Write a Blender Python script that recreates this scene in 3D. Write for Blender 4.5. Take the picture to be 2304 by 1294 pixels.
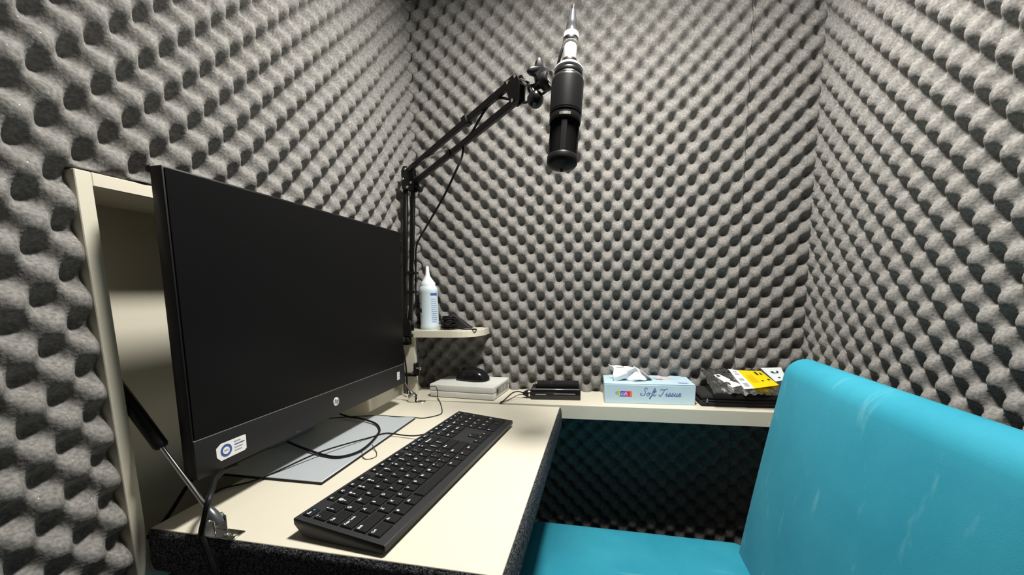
import bpy, bmesh, math, random
import numpy as np
from mathutils import Vector, Matrix

random.seed(7)
rng = np.random.RandomState(11)
scene = bpy.context.scene
C = scene.collection
for o in list(bpy.data.objects):
    bpy.data.objects.remove(o)

H0 = 0.74            # desk top height above the floor; all coordinates below are relative to the desk top

# ------------------------------------------------------------------ camera
cam_d = bpy.data.cameras.new('camera')
cam = bpy.data.objects.new('camera', cam_d)
C.objects.link(cam)
_r = Vector((0.97698799, 0.21223837, -0.02119775))
_u = Vector((-0.00772297, 0.13451716, 0.99088117))
_f = Vector((-0.21315446, 0.96791529, -0.13306076))
M = Matrix((_r, _u, -_f)).transposed().to_4x4()
M.translation = Vector((0.5546, -0.3563, 0.2844 + H0))
cam.matrix_world = M
cam_d.sensor_width = 36.0
cam_d.lens = 902.93 / 2304 * 36.0
cam_d.shift_y = 130.0 / 2304
cam_d.clip_start = 0.01
scene.camera = cam

# ------------------------------------------------------------------ world, exposure
w = bpy.data.worlds.new('world')
scene.world = w
w.use_nodes = True
w.node_tree.nodes['Background'].inputs[0].default_value = (0, 0, 0, 1)
w.node_tree.nodes['Background'].inputs[1].default_value = 0.0
scene.view_settings.view_transform = 'Standard'
scene.view_settings.look = 'None'
scene.view_settings.exposure = 1.2
scene.view_settings.gamma = 1.0
scene.view_settings.use_curve_mapping = False

LAMP = (0.575, 0.25, 1.105)
LAMP_POWER = 168.0

# ------------------------------------------------------------------ materials
def mat(name, col, rough=0.5, metal=0.0, spec=0.5, noise=0.0, nscale=40.0, bump=0.0, bscale=200.0,
        sheen=0.0, coat=0.0, emit=None, estr=0.0):
    m = bpy.data.materials.new(name)
    m.use_nodes = True
    nt = m.node_tree
    b = nt.nodes['Principled BSDF']
    b.inputs['Base Color'].default_value = (*col, 1)
    b.inputs['Roughness'].default_value = rough
    b.inputs['Metallic'].default_value = metal
    b.inputs['Specular IOR Level'].default_value = spec
    b.inputs['Sheen Weight'].default_value = sheen
    b.inputs['Coat Weight'].default_value = coat
    if emit:
        b.inputs['Emission Color'].default_value = (*emit, 1)
        b.inputs['Emission Strength'].default_value = estr
    tc = nt.nodes.new('ShaderNodeTexCoord')
    if noise > 0:
        n = nt.nodes.new('ShaderNodeTexNoise')
        n.inputs['Scale'].default_value = nscale
        n.inputs['Detail'].default_value = 4
        nt.links.new(tc.outputs['Object'], n.inputs['Vector'])
        r = nt.nodes.new('ShaderNodeMapRange')
        r.inputs[1].default_value = 0.3
        r.inputs[2].default_value = 0.7
        r.inputs[3].default_value = 1 - noise
        r.inputs[4].default_value = 1 + noise
        nt.links.new(n.outputs['Fac'], r.inputs[0])
        mx = nt.nodes.new('ShaderNodeVectorMath')
        mx.operation = 'SCALE'
        mx.inputs[0].default_value = col
        nt.links.new(r.outputs[0], mx.inputs['Scale'])
        nt.links.new(mx.outputs[0], b.inputs['Base Color'])
    if bump > 0:
        n2 = nt.nodes.new('ShaderNodeTexNoise')
        n2.inputs['Scale'].default_value = bscale
        n2.inputs['Detail'].default_value = 3
        nt.links.new(tc.outputs['Object'], n2.inputs['Vector'])
        bp = nt.nodes.new('ShaderNodeBump')
        bp.inputs['Strength'].default_value = bump
        bp.inputs['Distance'].default_value = 0.002
        nt.links.new(n2.outputs['Fac'], bp.inputs['Height'])
        nt.links.new(bp.outputs[0], b.inputs['Normal'])
    return m

def foam_mat():
    m = bpy.data.materials.new('acoustic_foam')
    m.use_nodes = True
    nt = m.node_tree
    b = nt.nodes['Principled BSDF']
    b.inputs['Roughness'].default_value = 0.95
    b.inputs['Specular IOR Level'].default_value = 0.15
    tc = nt.nodes.new('ShaderNodeTexCoord')
    n = nt.nodes.new('ShaderNodeTexNoise')
    n.inputs['Scale'].default_value = 260
    n.inputs['Detail'].default_value = 4
    nt.links.new(tc.outputs['Object'], n.inputs['Vector'])
    cr = nt.nodes.new('ShaderNodeValToRGB')
    cr.color_ramp.elements[0].position = 0.3
    cr.color_ramp.elements[0].color = (0.135, 0.131, 0.124, 1)
    cr.color_ramp.elements[1].position = 0.72
    cr.color_ramp.elements[1].color = (0.285, 0.277, 0.264, 1)
    nt.links.new(n.outputs['Fac'], cr.inputs[0])
    # sparse shiny cell walls
    v = nt.nodes.new('ShaderNodeTexVoronoi')
    v.inputs['Scale'].default_value = 400
    nt.links.new(tc.outputs['Object'], v.inputs['Vector'])
    lt = nt.nodes.new('ShaderNodeMapRange')
    lt.inputs[1].default_value = 0.16
    lt.inputs[2].default_value = 0.30
    lt.inputs[3].default_value = 1.0
    lt.inputs[4].default_value = 0.0
    nt.links.new(v.outputs['Distance'], lt.inputs[0])
    sep = nt.nodes.new('ShaderNodeSeparateColor')
    nt.links.new(v.outputs['Color'], sep.inputs[0])
    gt = nt.nodes.new('ShaderNodeMath')
    gt.operation = 'GREATER_THAN'
    gt.inputs[1].default_value = 0.87
    nt.links.new(sep.outputs[0], gt.inputs[0])
    mu = nt.nodes.new('ShaderNodeMath')
    mu.operation = 'MULTIPLY'
    nt.links.new(lt.outputs[0], mu.inputs[0])
    nt.links.new(gt.outputs[0], mu.inputs[1])
    nt.links.new(cr.outputs[0], b.inputs['Base Color'])
    for sock, lo, hi in (('Roughness', 0.95, 0.28), ('Specular IOR Level', 0.15, 1.0)):
        g = nt.nodes.new('ShaderNodeMapRange')
        g.inputs[3].default_value = lo
        g.inputs[4].default_value = hi
        nt.links.new(mu.outputs[0], g.inputs[0])
        nt.links.new(g.outputs[0], b.inputs[sock])
    bp = nt.nodes.new('ShaderNodeBump')
    bp.inputs['Strength'].default_value = 0.35
    bp.inputs['Distance'].default_value = 0.002
    nt.links.new(n.outputs['Fac'], bp.inputs['Height'])
    nt.links.new(bp.outputs[0], b.inputs['Normal'])
    return m

def felt_mat():
    m = mat('carpet_felt', (0.06, 0.063, 0.068), 1.0, spec=0.1, bump=1.0, bscale=500)
    nt = m.node_tree
    b = nt.nodes['Principled BSDF']
    tc = nt.nodes.new('ShaderNodeTexCoord')
    n = nt.nodes.new('ShaderNodeTexNoise')
    n.inputs['Scale'].default_value = 420
    n.inputs['Detail'].default_value = 2
    nt.links.new(tc.outputs['Object'], n.inputs['Vector'])
    cr = nt.nodes.new('ShaderNodeValToRGB')
    cr.color_ramp.elements[0].position = 0.38
    cr.color_ramp.elements[0].color = (0.012, 0.013, 0.015, 1)
    cr.color_ramp.elements[1].position = 0.66
    cr.color_ramp.elements[1].color = (0.15, 0.16, 0.175, 1)
    nt.links.new(n.outputs['Fac'], cr.inputs[0])
    nt.links.new(cr.outputs[0], b.inputs['Base Color'])
    return m

def velvet_mat():
    m = mat('cyan_velvet', (0.0, 0.31, 0.43), 0.75, spec=0.25, sheen=0.04, bump=0.12, bscale=900)
    nt = m.node_tree
    b = nt.nodes['Principled BSDF']
    tc = nt.nodes.new('ShaderNodeTexCoord')
    n = nt.nodes.new('ShaderNodeTexNoise')
    n.inputs['Scale'].default_value = 5
    n.inputs['Detail'].default_value = 6
    n.inputs['Roughness'].default_value = 0.6
    nt.links.new(tc.outputs['Object'], n.inputs['Vector'])
    cr = nt.nodes.new('ShaderNodeValToRGB')
    cr.color_ramp.elements[0].position = 0.3
    cr.color_ramp.elements[0].color = (0.016, 0.255, 0.365, 1)
    cr.color_ramp.elements[1].position = 0.75
    cr.color_ramp.elements[1].color = (0.04, 0.335, 0.45, 1)
    nt.links.new(n.outputs['Fac'], cr.inputs[0])
    # pale rub marks in the pile
    mp = nt.nodes.new('ShaderNodeMapping')
    mp.inputs['Scale'].default_value = (1, 14, 5)
    mp.inputs['Rotation'].default_value = (0.5, 0, 0)
    nt.links.new(tc.outputs['Object'], mp.inputs[0])
    n2 = nt.nodes.new('ShaderNodeTexNoise')
    n2.inputs['Scale'].default_value = 3
    n2.inputs['Detail'].default_value = 3
    nt.links.new(mp.outputs[0], n2.inputs['Vector'])
    r = nt.nodes.new('ShaderNodeMapRange')
    r.inputs[1].default_value = 0.64
    r.inputs[2].default_value = 0.76
    r.inputs[4].default_value = 0.34
    nt.links.new(n2.outputs['Fac'], r.inputs[0])
    mx = nt.nodes.new('ShaderNodeMix')
    mx.data_type = 'RGBA'
    nt.links.new(r.outputs[0], mx.inputs[0])
    nt.links.new(cr.outputs[0], mx.inputs[6])
    mx.inputs[7].default_value = (0.20, 0.50, 0.58, 1)
    nt.links.new(mx.outputs[2], b.inputs['Base Color'])
    return m

def bag_mat():
    m = bpy.data.materials.new('clear_plastic')
    m.use_nodes = True
    nt = m.node_tree
    out = nt.nodes['Material Output']
    nt.nodes.remove(nt.nodes['Principled BSDF'])
    tr = nt.nodes.new('ShaderNodeBsdfTransparent')
    tr.inputs[0].default_value = (0.86, 0.87, 0.88, 1)
    gl = nt.nodes.new('ShaderNodeBsdfGlossy')
    gl.inputs['Roughness'].default_value = 0.12
    df = nt.nodes.new('ShaderNodeBsdfDiffuse')
    df.inputs[0].default_value = (0.62, 0.63, 0.64, 1)
    a = nt.nodes.new('ShaderNodeMixShader')
    a.inputs[0].default_value = 0.34
    nt.links.new(tr.outputs[0], a.inputs[1])
    nt.links.new(df.outputs[0], a.inputs[2])
    fr = nt.nodes.new('ShaderNodeFresnel')
    fr.inputs[0].default_value = 1.6
    b = nt.nodes.new('ShaderNodeMixShader')
    nt.links.new(fr.outputs[0], b.inputs[0])
    nt.links.new(a.outputs[0], b.inputs[1])
    nt.links.new(gl.outputs[0], b.inputs[2])
    nt.links.new(b.outputs[0], out.inputs[0])
    return m

def ramp_mat(name, axis, lo, hi, stops, rough=0.4):
    """print with colours running along one object axis"""
    m = mat(name, (1, 1, 1), rough)
    nt = m.node_tree
    b = nt.nodes['Principled BSDF']
    tc = nt.nodes.new('ShaderNodeTexCoord')
    sp = nt.nodes.new('ShaderNodeSeparateXYZ')
    nt.links.new(tc.outputs['Object'], sp.inputs[0])
    r = nt.nodes.new('ShaderNodeMapRange')
    r.inputs[1].default_value = lo
    r.inputs[2].default_value = hi
    nt.links.new(sp.outputs[axis], r.inputs[0])
    cr = nt.nodes.new('ShaderNodeValToRGB')
    el = cr.color_ramp.elements
    while len(el) < len(stops):
        el.new(0.5)
    for e, (p, c) in zip(el, stops):
        e.position = p
        e.color = (*c, 1)
    nt.links.new(r.outputs[0], cr.inputs[0])
    nt.links.new(cr.outputs[0], b.inputs['Base Color'])
    return m

FOAM = foam_mat()
FELT = felt_mat()
VELVET = velvet_mat()
BAG = bag_mat()
CREAM = mat('cream_laminate', (0.66, 0.625, 0.515), 0.38, spec=0.4, noise=0.02, nscale=6)
CREAM_EDGE = mat('cream_edge_band', (0.66, 0.625, 0.515), 0.45, spec=0.4, noise=0.03, nscale=20)
WALLM = mat('booth_board', (0.03, 0.03, 0.03), 0.9, noise=0.1)
CARPET = mat('floor_carpet', (0.012, 0.012, 0.013), 1.0, noise=0.3, nscale=300, bump=0.5, bscale=600)
CEILM = mat('ceiling_board', (0.05, 0.05, 0.05), 0.9, noise=0.1)
BLACK = mat('black_plastic', (0.010, 0.010, 0.011), 0.42, spec=0.25, bump=0.05, bscale=1500)
BLACKG = mat('black_gloss_plastic', (0.008, 0.008, 0.009), 0.16, noise=0.05)
KEYB = mat('keyboard_body', (0.022, 0.023, 0.025), 0.42, spec=0.35, bump=0.06, bscale=1800)
KEYC = mat('key_cap', (0.008, 0.008, 0.009), 0.45, spec=0.35, bump=0.06, bscale=1800)
SCREEN = mat('screen_glass', (0.004, 0.004, 0.0045), 0.32, spec=0.16, noise=0.05, nscale=8)
BEZEL = mat('monitor_bezel', (0.014, 0.014, 0.0155), 0.5, spec=0.3, bump=0.04, bscale=1500)
MICB = mat('mic_body_black', (0.010, 0.010, 0.0105), 0.36, spec=0.12, bump=0.06, bscale=2500)
MICG = mat('mic_grille_black', (0.003, 0.003, 0.003), 0.7, spec=0.03, bump=0.5, bscale=1800)
STEEL = mat('black_steel', (0.008, 0.008, 0.0085), 0.35, metal=0.0, spec=0.25, noise=0.1)
CHROME = mat('chrome', (0.75, 0.74, 0.72), 0.18, metal=1.0, noise=0.03)
BRASS = mat('bright_bolt', (0.78, 0.74, 0.64), 0.22, metal=1.0, noise=0.03)
SILVER = mat('silver_plate', (0.46, 0.50, 0.53), 0.42, metal=0.15, noise=0.02)
WHITEP = mat('white_plastic', (0.70, 0.71, 0.68), 0.45, noise=0.02)
WHITE = mat('white_paint', (0.82, 0.82, 0.82), 0.5, noise=0.01)
LEGEND = mat('key_legend_white', (0.85, 0.88, 0.9), 0.5, noise=0.01)
LEGENDB = mat('key_legend_blue', (0.10, 0.50, 0.75), 0.5, noise=0.01)
CABLE = mat('cable_rubber', (0.007, 0.007, 0.008), 0.5, spec=0.2, noise=0.1)
TISSUE = mat('tissue_paper', (0.86, 0.86, 0.86), 0.9, bump=0.2, bscale=300)
BOXBLUE = mat('tissue_box_card', (0.50, 0.67, 0.78), 0.45, noise=0.06, nscale=14)
BOXTOP = mat('tissue_box_print_top', (0.50, 0.67, 0.78), 0.45, noise=0.05, nscale=20)
INKB = mat('blue_ink', (0.07, 0.10, 0.42), 0.5, noise=0.05)
INKK = mat('black_ink', (0.02, 0.02, 0.02), 0.5, noise=0.05)
INKG = mat('grey_ink', (0.35, 0.36, 0.40), 0.5, noise=0.05)
YELLOW = mat('yellow_card', (0.90, 0.58, 0.0), 0.5, noise=0.03)
BOTTLE = mat('bottle_plastic', (0.66, 0.78, 0.85), 0.4, noise=0.03)
NOZZLE = mat('nozzle_plastic', (0.84, 0.88, 0.90), 0.4, noise=0.02)
FABRIC = mat('black_case_fabric', (0.012, 0.012, 0.013), 0.9, bump=0.4, bscale=900)
REDBR = mat('dark_red_ring', (0.012, 0.006, 0.005), 0.35, noise=0.05)
CLEARISH = mat('white_sleeve', (0.80, 0.80, 0.78), 0.3, noise=0.02)
LAMPM = mat('lamp_diffuser', (1, 1, 1), 0.5, emit=(1.0, 0.965, 0.90), estr=LAMP_POWER, noise=0.01)

# ------------------------------------------------------------------ object helpers
def _props(o, label=None, cat=None, group=None, kind=None):
    if label: o['label'] = label
    if cat: o['category'] = cat
    if group: o['group'] = group
    if kind: o['kind'] = kind
    return o

def thing(name, base, label, cat, group=None, rot=None):
    o = bpy.data.objects.new(name, None)
    o.empty_display_size = 0.02
    o.location = (base[0], base[1], base[2] + H0)
    if rot is not None:
        o.rotation_euler = rot
    o['_b'] = list(base)
    C.objects.link(o)
    BASES[o.name] = Vector(base)
    del o['_b']
    return _props(o, label, cat, group)
BASES = {}

def finish(name, me, m, parent=None, base=None, smooth=True, local=False, angle=40):
    """link a mesh given in desk-frame coordinates as one object"""
    if m is not None:
        me.materials.append(m)
    o = bpy.data.objects.new(name, me)
    C.objects.link(o)
    if parent is not None:
        o.parent = parent
        top = parent
        while top.parent: top = top.parent
        if not local:
            me.transform(Matrix.Translation(-BASES[top.name]))
    else:
        b = Vector(base) if base is not None else Vector((0, 0, 0))
        BASES[o.name] = b
        if not local:
            me.transform(Matrix.Translation(-b))
        o.location = b + Vector((0, 0, H0))
    if smooth:
        for p in me.polygons: p.use_smooth = True
        try:
            me.set_sharp_from_angle(angle=math.radians(angle))
        except Exception:
            pass
    return o

def obj(name, bm, m, parent=None, base=None, smooth=True, local=False, angle=40):
    bmesh.ops.recalc_face_normals(bm, faces=bm.faces[:])
    me = bpy.data.meshes.new(name)
    bm.to_mesh(me)
    bm.free()
    return finish(name, me, m, parent, base, smooth, local, angle)

def B(): return bmesh.new()

def add_box(bm, lo, hi, bev=0.0, seg=2, mtx=None):
    lo = Vector(lo); hi = Vector(hi)
    g = bmesh.ops.create_cube(bm, size=1.0)
    vs = g['verts']
    s = hi - lo
    bmesh.ops.scale(bm, vec=s, verts=vs)
    bmesh.ops.translate(bm, vec=(lo + hi) / 2, verts=vs)
    if bev > 0:
        es = set()
        for v in vs: es.update(v.link_edges)
        r = bmesh.ops.bevel(bm, geom=list(es), offset=bev, segments=seg, profile=0.5, affect='EDGES')
        fs = r['faces']
        vset = set(v for v in vs if v.is_valid)
        for f in fs: vset.update(f.verts)
        vs = list(vset)
    if mtx is not None:
        bmesh.ops.transform(bm, matrix=mtx, verts=vs)
    return vs

def frame_z(p, q):
    """matrix that takes the z axis onto p->q with origin p"""
    p = Vector(p); q = Vector(q)
    z = (q - p).normalized()
    return Matrix.Translation(p) @ z.to_track_quat('Z', 'Y').to_matrix().to_4x4()

def add_lathe(bm, prof, n=32, mtx=None, cap=True):
    """prof: (radius, height) pairs along local z"""
    rings = []
    allv = []
    for r, h in prof:
        ring = []
        for i in range(n):
            a = 2 * math.pi * i / n
            ring.append(bm.verts.new((r * math.cos(a), r * math.sin(a), h)))
        rings.append(ring); allv += ring
    for a, b in zip(rings[:-1], rings[1:]):
        for i in range(n):
            j = (i + 1) % n
            bm.faces.new((a[i], a[j], b[j], b[i]))
    if cap:
        if prof[0][0] > 1e-6: bm.faces.new(rings[0][::-1])
        if prof[-1][0] > 1e-6: bm.faces.new(rings[-1])
    if mtx is not None:
        bmesh.ops.transform(bm, matrix=mtx, verts=allv)
    return allv

def add_cyl(bm, p, q, r, n=16, r2=None):
    L = (Vector(q) - Vector(p)).length
    return add_lathe(bm, [(r, 0), (r2 if r2 is not None else r, L)], n, frame_z(p, q))

def add_bar(bm, p, q, wx, wy, bev=0.0, side=(0, 1, 0)):
    """rectangular bar from p to q; width wy is measured along 'side'"""
    p = Vector(p); q = Vector(q)
    z = (q - p).normalized()
    y = Vector(side); y = (y - z * y.dot(z)).normalized()
    x = y.cross(z)
    mt = Matrix((x, y, z)).transposed().to_4x4(); mt.translation = p
    return add_box(bm, (-wx / 2, -wy / 2, 0), (wx / 2, wy / 2, (q - p).length), bev, 1, mt)

def smooth_path(pts, k=6):
    P = [Vector(p) for p in pts]
    P = [P[0] * 2 - P[1]] + P + [P[-1] * 2 - P[-2]]
    out = []
    for i in range(1, len(P) - 2):
        a, b, c, d = P[i - 1], P[i], P[i + 1], P[i + 2]
        for s in range(k):
            t = s / k
            out.append(0.5 * ((2 * b) + (c - a) * t + (2 * a - 5 * b + 4 * c - d) * t * t + (3 * b - a - 3 * c + d) * t ** 3))
    out.append(P[-2])
    return out

def add_tube(bm, pts, r, n=8, k=6, flat=None):
    path = smooth_path(pts, k) if k > 1 else [Vector(p) for p in pts]
    rings = []
    t0 = (path[1] - path[0]).normalized()
    nrm = t0.orthogonal().normalized()
    for i, p in enumerate(path):
        if i == 0: t = path[1] - path[0]
        elif i == len(path) - 1: t = path[-1] - path[-2]
        else: t = path[i + 1] - path[i - 1]
        t.normalize()
        nrm = (nrm - t * nrm.dot(t)).normalized()
        bn = t.cross(nrm)
        ring = []
        for j in range(n):
            a = 2 * math.pi * j / n
            off = nrm * math.cos(a) * r + bn * math.sin(a) * r
            if flat is not None:
                fl = Vector(flat)
                off = off - fl * off.dot(fl) * 0.8
            ring.append(bm.verts.new(p + off))
        rings.append(ring)
    for a, b in zip(rings[:-1], rings[1:]):
        for j in range(n):
            q = (j + 1) % n
            bm.faces.new((a[j], a[q], b[q], b[j]))
    bm.faces.new(rings[0][::-1]); bm.faces.new(rings[-1])

def add_prism(bm, poly, z0, z1, bev=0.0):
    lo = [bm.verts.new((x, y, z0)) for x, y in poly]
    hi = [bm.verts.new((x, y, z1)) for x, y in poly]
    n = len(poly)
    bm.faces.new(lo[::-1]); top = bm.faces.new(hi)
    for i in range(n):
        j = (i + 1) % n
        bm.faces.new((lo[i], lo[j], hi[j], hi[i]))
    if bev:
        bmesh.ops.bevel(bm, geom=list(top.edges), offset=bev, segments=2, profile=0.5, affect='EDGES')

def quad_print(name, corners, m, parent, lift=(0, 0, 0), local=False):
    bm = B()
    l = Vector(lift)
    bm.faces.new([bm.verts.new(Vector(c) + l) for c in corners])
    return obj(name, bm, m, parent, smooth=False, local=local)

_txt = {}
def text_mesh(s, size, shear=0.0, extrude=0.00005):
    """flat lettering in the local xy plane"""
    key = (s, size, shear)
    if key in _txt: return _txt[key]
    cu = bpy.data.curves.new('lettering', 'FONT')
    cu.body = s; cu.size = size; cu.shear = shear; cu.extrude = extrude
    cu.offset = size * 0.018; cu.align_x = 'CENTER'; cu.align_y = 'CENTER'; cu.resolution_u = 3
    o = bpy.data.objects.new('lettering', cu)
    C.objects.link(o)
    bpy.context.view_layer.update()
    me = bpy.data.meshes.new_from_object(o.evaluated_get(bpy.context.evaluated_depsgraph_get()))
    bpy.data.objects.remove(o); bpy.data.curves.remove(cu)
    _txt[key] = me
    return me

def text_on(name, s, size, parent, m, center, xdir, ydir, shear=0.0):
    me = text_mesh(s, size, shear).copy()
    x = Vector(xdir).normalized(); y = Vector(ydir).normalized(); z = x.cross(y)
    mt = Matrix((x, y, z)).transposed().to_4x4(); mt.translation = Vector(center)
    me.transform(mt)
    me.materials.clear()
    return finish(name, me, m, parent, smooth=False)

# ================================================================== the booth
XL, XR, YB, YF = -0.030, 1.08, 0.80, -0.86      # board faces behind the foam
ZC, ZF = 1.13, -H0
PER = 0.052
FB, FD, PITP = 0.012, 0.027, 1.55      # backing, depth and pit sharpness of the egg-crate profile
RAMP = 0.036
NY0, NY1, NZ0, NZ1 = 0.0, 0.675, -0.060, 0.41       # inside of the wall cabinet
T = 0.016

def struct(name, bm, m):
    o = obj(name, bm, m, smooth=False)
    o['kind'] = 'structure'
    return o

bm = B(); add_box(bm, (-0.16, YF - 0.05, ZF - 0.04), (XR + 0.05, YB + 0.05, ZF)); FLOOR = struct('floor', bm, CARPET)
bm = B(); add_box(bm, (-0.16, YF - 0.05, ZC), (XR + 0.05, YB + 0.05, ZC + 0.04)); CEIL = struct('ceiling', bm, CEILM)
bm = B(); add_box(bm, (-0.16, YB, ZF), (XR + 0.05, YB + 0.05, ZC)); W_BACK = struct('wall_back', bm, WALLM)
bm = B(); add_box(bm, (XR, YF, ZF), (XR + 0.05, YB, ZC)); W_RIGHT = struct('wall_right', bm, WALLM)
bm = B(); add_box(bm, (-0.16, YF - 0.05, ZF), (XR + 0.05, YF, ZC)); W_FRONT = struct('wall_front', bm, WALLM)
bm = B()
add_box(bm, (-0.16, YF, ZF), (XL, NY0 - T, ZC))
add_box(bm, (-0.16, NY1 + T, ZF), (XL, YB, ZC))
add_box(bm, (-0.16, NY0 - T, ZF), (XL, NY1 + T, NZ0 - T))
add_box(bm, (-0.16, NY0 - T, NZ1 + T), (XL, NY1 + T, ZC))
add_box(bm, (-0.16, NY0 - T, NZ0 - T), (-0.118, NY1 + T, NZ1 + T))
W_LEFT = struct('wall_left', bm, WALLM)

def foam_sheet(parent, org, U, V, N, u0, u1, v0, v1, step=0.0042, seed=0, du=0.0, ramp=0.0, hole=None):
    """one sheet of egg-crate foam with its own cut edges; ramp packs the sheet out along u > 0"""
    nu = max(2, int(round((u1 - u0) / step))); nv = max(2, int(round((v1 - v0) / step)))
    us = np.linspace(u0, u1, nu + 1); vs = np.linspace(v0, v1, nv + 1)
    uu, vv = np.meshgrid(us, vs, indexing='ij')
    k = 2 * math.pi / PER
    wob = 0.0012 * np.sin(uu * 9.1 + seed) + 0.0012 * np.sin(vv * 7.3 + 2 * seed)
    c = np.cos(k * (uu + du + wob)) * np.cos(k * (vv + wob))
    pit = ((1 - c) / 2) ** PITP
    h = FB + FD * (1 - pit) + 0.0015 * np.sin(uu * 5.3 + 1.7 * seed) * np.sin(vv * 4.1 + seed) + ramp * np.maximum(uu, 0)
    n0, n1 = nu + 1, nv + 1
    pos = (np.array(org)[None, None, :] + uu[..., None] * np.array(U) + vv[..., None] * np.array(V) + h[..., None] * np.array(N))
    verts = pos.reshape(-1, 3)
    idx = np.arange(n0 * n1).reshape(n0, n1)
    q = np.stack([idx[:-1, :-1], idx[1:, :-1], idx[1:, 1:], idx[:-1, 1:]], -1).reshape(-1, 4)
    if hole:
        uc = (us[:-1, None] + us[1:, None]) / 2 + 0 * vs[None, 1:]
        vc = (vs[None, :-1] + vs[None, 1:]) / 2 + 0 * us[1:, None]
        keep = ~((uc > hole[0]) & (uc < hole[1]) & (vc > hole[2]) & (vc < hole[3]))
        q = q[keep.reshape(-1)]
    # cut edges run straight back to the board
    e = np.concatenate([q[:, [0, 1]], q[:, [1, 2]], q[:, [2, 3]], q[:, [3, 0]]])
    key = np.sort(e, 1); key = key[:, 0].astype(np.int64) * len(verts) + key[:, 1]
    _, inv, cnt = np.unique(key, return_inverse=True, return_counts=True)
    e = e[cnt[inv] == 1]
    rim = np.unique(e)
    new = np.full(len(verts), -1); new[rim] = len(verts) + np.arange(len(rim))
    base = verts[rim] - np.outer(((verts[rim] - np.array(org)) @ np.array(N)) - 0.0005, np.array(N))
    sk = np.stack([e[:, 1], e[:, 0], new[e[:, 0]], new[e[:, 1]]], -1)
    verts = np.concatenate([verts, base])
    q = np.concatenate([q, sk])
    used = np.unique(q); remap = np.full(len(verts), -1); remap[used] = np.arange(len(used))
    verts = verts[used]; q = remap[q]
    if np.dot(np.cross(U, V), N) < 0:
        q = q[:, ::-1]
    me = bpy.data.meshes.new('foam_panel')
    me.vertices.add(len(verts)); me.vertices.foreach_set('co', verts.astype(np.float32).ravel())
    me.loops.add(len(q) * 4); me.loops.foreach_set('vertex_index', q.astype(np.int32).ravel())
    me.polygons.add(len(q)); me.polygons.foreach_set('loop_start', (np.arange(len(q)) * 4).astype(np.int32))
    me.update(calc_edges=True)
    me.polygons.foreach_set('use_smooth', np.ones(len(q), bool))
    me.materials.append(FOAM)
    o = bpy.data.objects.new('foam_panel', me)
    C.objects.link(o)
    o.parent = parent
    return o

X3, Y3, Z3 = (1, 0, 0), (0, 1, 0), (0, 0, 1)
TOPZ = ZC - 0.002
# back wall: two sheets with a vertical joint
SB = 0.898
foam_sheet(W_BACK, (0, YB, 0), X3, Z3, (0, -1, 0), 0.012, SB - 0.0001, ZF, TOPZ, seed=1)
foam_sheet(W_BACK, (0, YB, 0), X3, Z3, (0, -1, 0), SB + 0.0001, XR - 0.012, ZF, TOPZ, seed=2, du=0.0025)
# left wall: sheets fitted round the cabinet
SL = 0.615
HOLE = (NY0 - T - 0.002, NY1 + T + 0.002, NZ0 - T - 0.002, NZ1 + T + 0.003)
foam_sheet(W_LEFT, (XL, 0, 0), Y3, Z3, X3, -0.80, SL - 0.0001, ZF, TOPZ, seed=3, ramp=RAMP, hole=HOLE)
foam_sheet(W_LEFT, (XL, 0, 0), Y3, Z3, X3, SL + 0.0001, YB - 0.012, ZF, TOPZ, seed=5, du=0.004, ramp=RAMP, hole=HOLE)
# right wall
foam_sheet(W_RIGHT, (XR, 0, 0), Y3, Z3, (-1, 0, 0), -0.80, YB - 0.012, ZF, TOPZ, seed=8)

# ------------------------------------------------------------------ ceiling lamp
lx, ly, lz = LAMP
t = thing('ceiling_downlight_offscreen', (lx, ly, lz), 'round white ceiling downlight shining down over the microphone', 'ceiling lamp')
bm = B(); add_lathe(bm, [(0.095, ZC - lz - 0.0005), (0.095, 0.004), (0.092, 0), (0.082, 0), (0.080, 0.003), (0.080, ZC - lz - 0.0005)], 40, Matrix.Translation(LAMP), cap=False)
obj('housing', bm, WHITE, t)
bm = B(); add_lathe(bm, [(0.0, 0.004), (0.0795, 0.004)], 40, Matrix.Translation(LAMP), cap=False)
o = obj('diffuser_offscreen', bm, LAMPM, t)

# ================================================================== wall cabinet and drop-leaf desk
t = thing('wall_cabinet', (-0.05, (NY0 + NY1) / 2, NZ0 - T), 'shallow cream cabinet recessed into the foam wall behind the monitor', 'cabinet')
D0 = -0.100
bm = B(); add_box(bm, (D0 - 0.012, NY0 - T + 0.001, NZ0 - T + 0.001), (D0, NY1 + T - 0.001, NZ1 + T - 0.001)); obj('back_panel', bm, CREAM, t, smooth=False)
for y0, y1 in ((NY0 - T, NY0), (NY1, NY1 + T)):
    bm = B(); add_box(bm, (D0, y0 + 0.0005, NZ0 - T + 0.001), (0.004, y1, NZ1 + T - 0.001), 0.0008, 1); obj('side_panel', bm, CREAM_EDGE, t, smooth=False)
bm = B(); add_box(bm, (D0, NY0, NZ1), (0.004, NY1, NZ1 + T - 0.001), 0.0008, 1); obj('top_panel', bm, CREAM_EDGE, t, smooth=False)
bm = B(); add_box(bm, (D0, NY0, NZ0 - T + 0.001), (0.004, NY1, NZ0), 0.0008, 1); obj('bottom_panel', bm, CREAM_EDGE, t, smooth=False)

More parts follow.
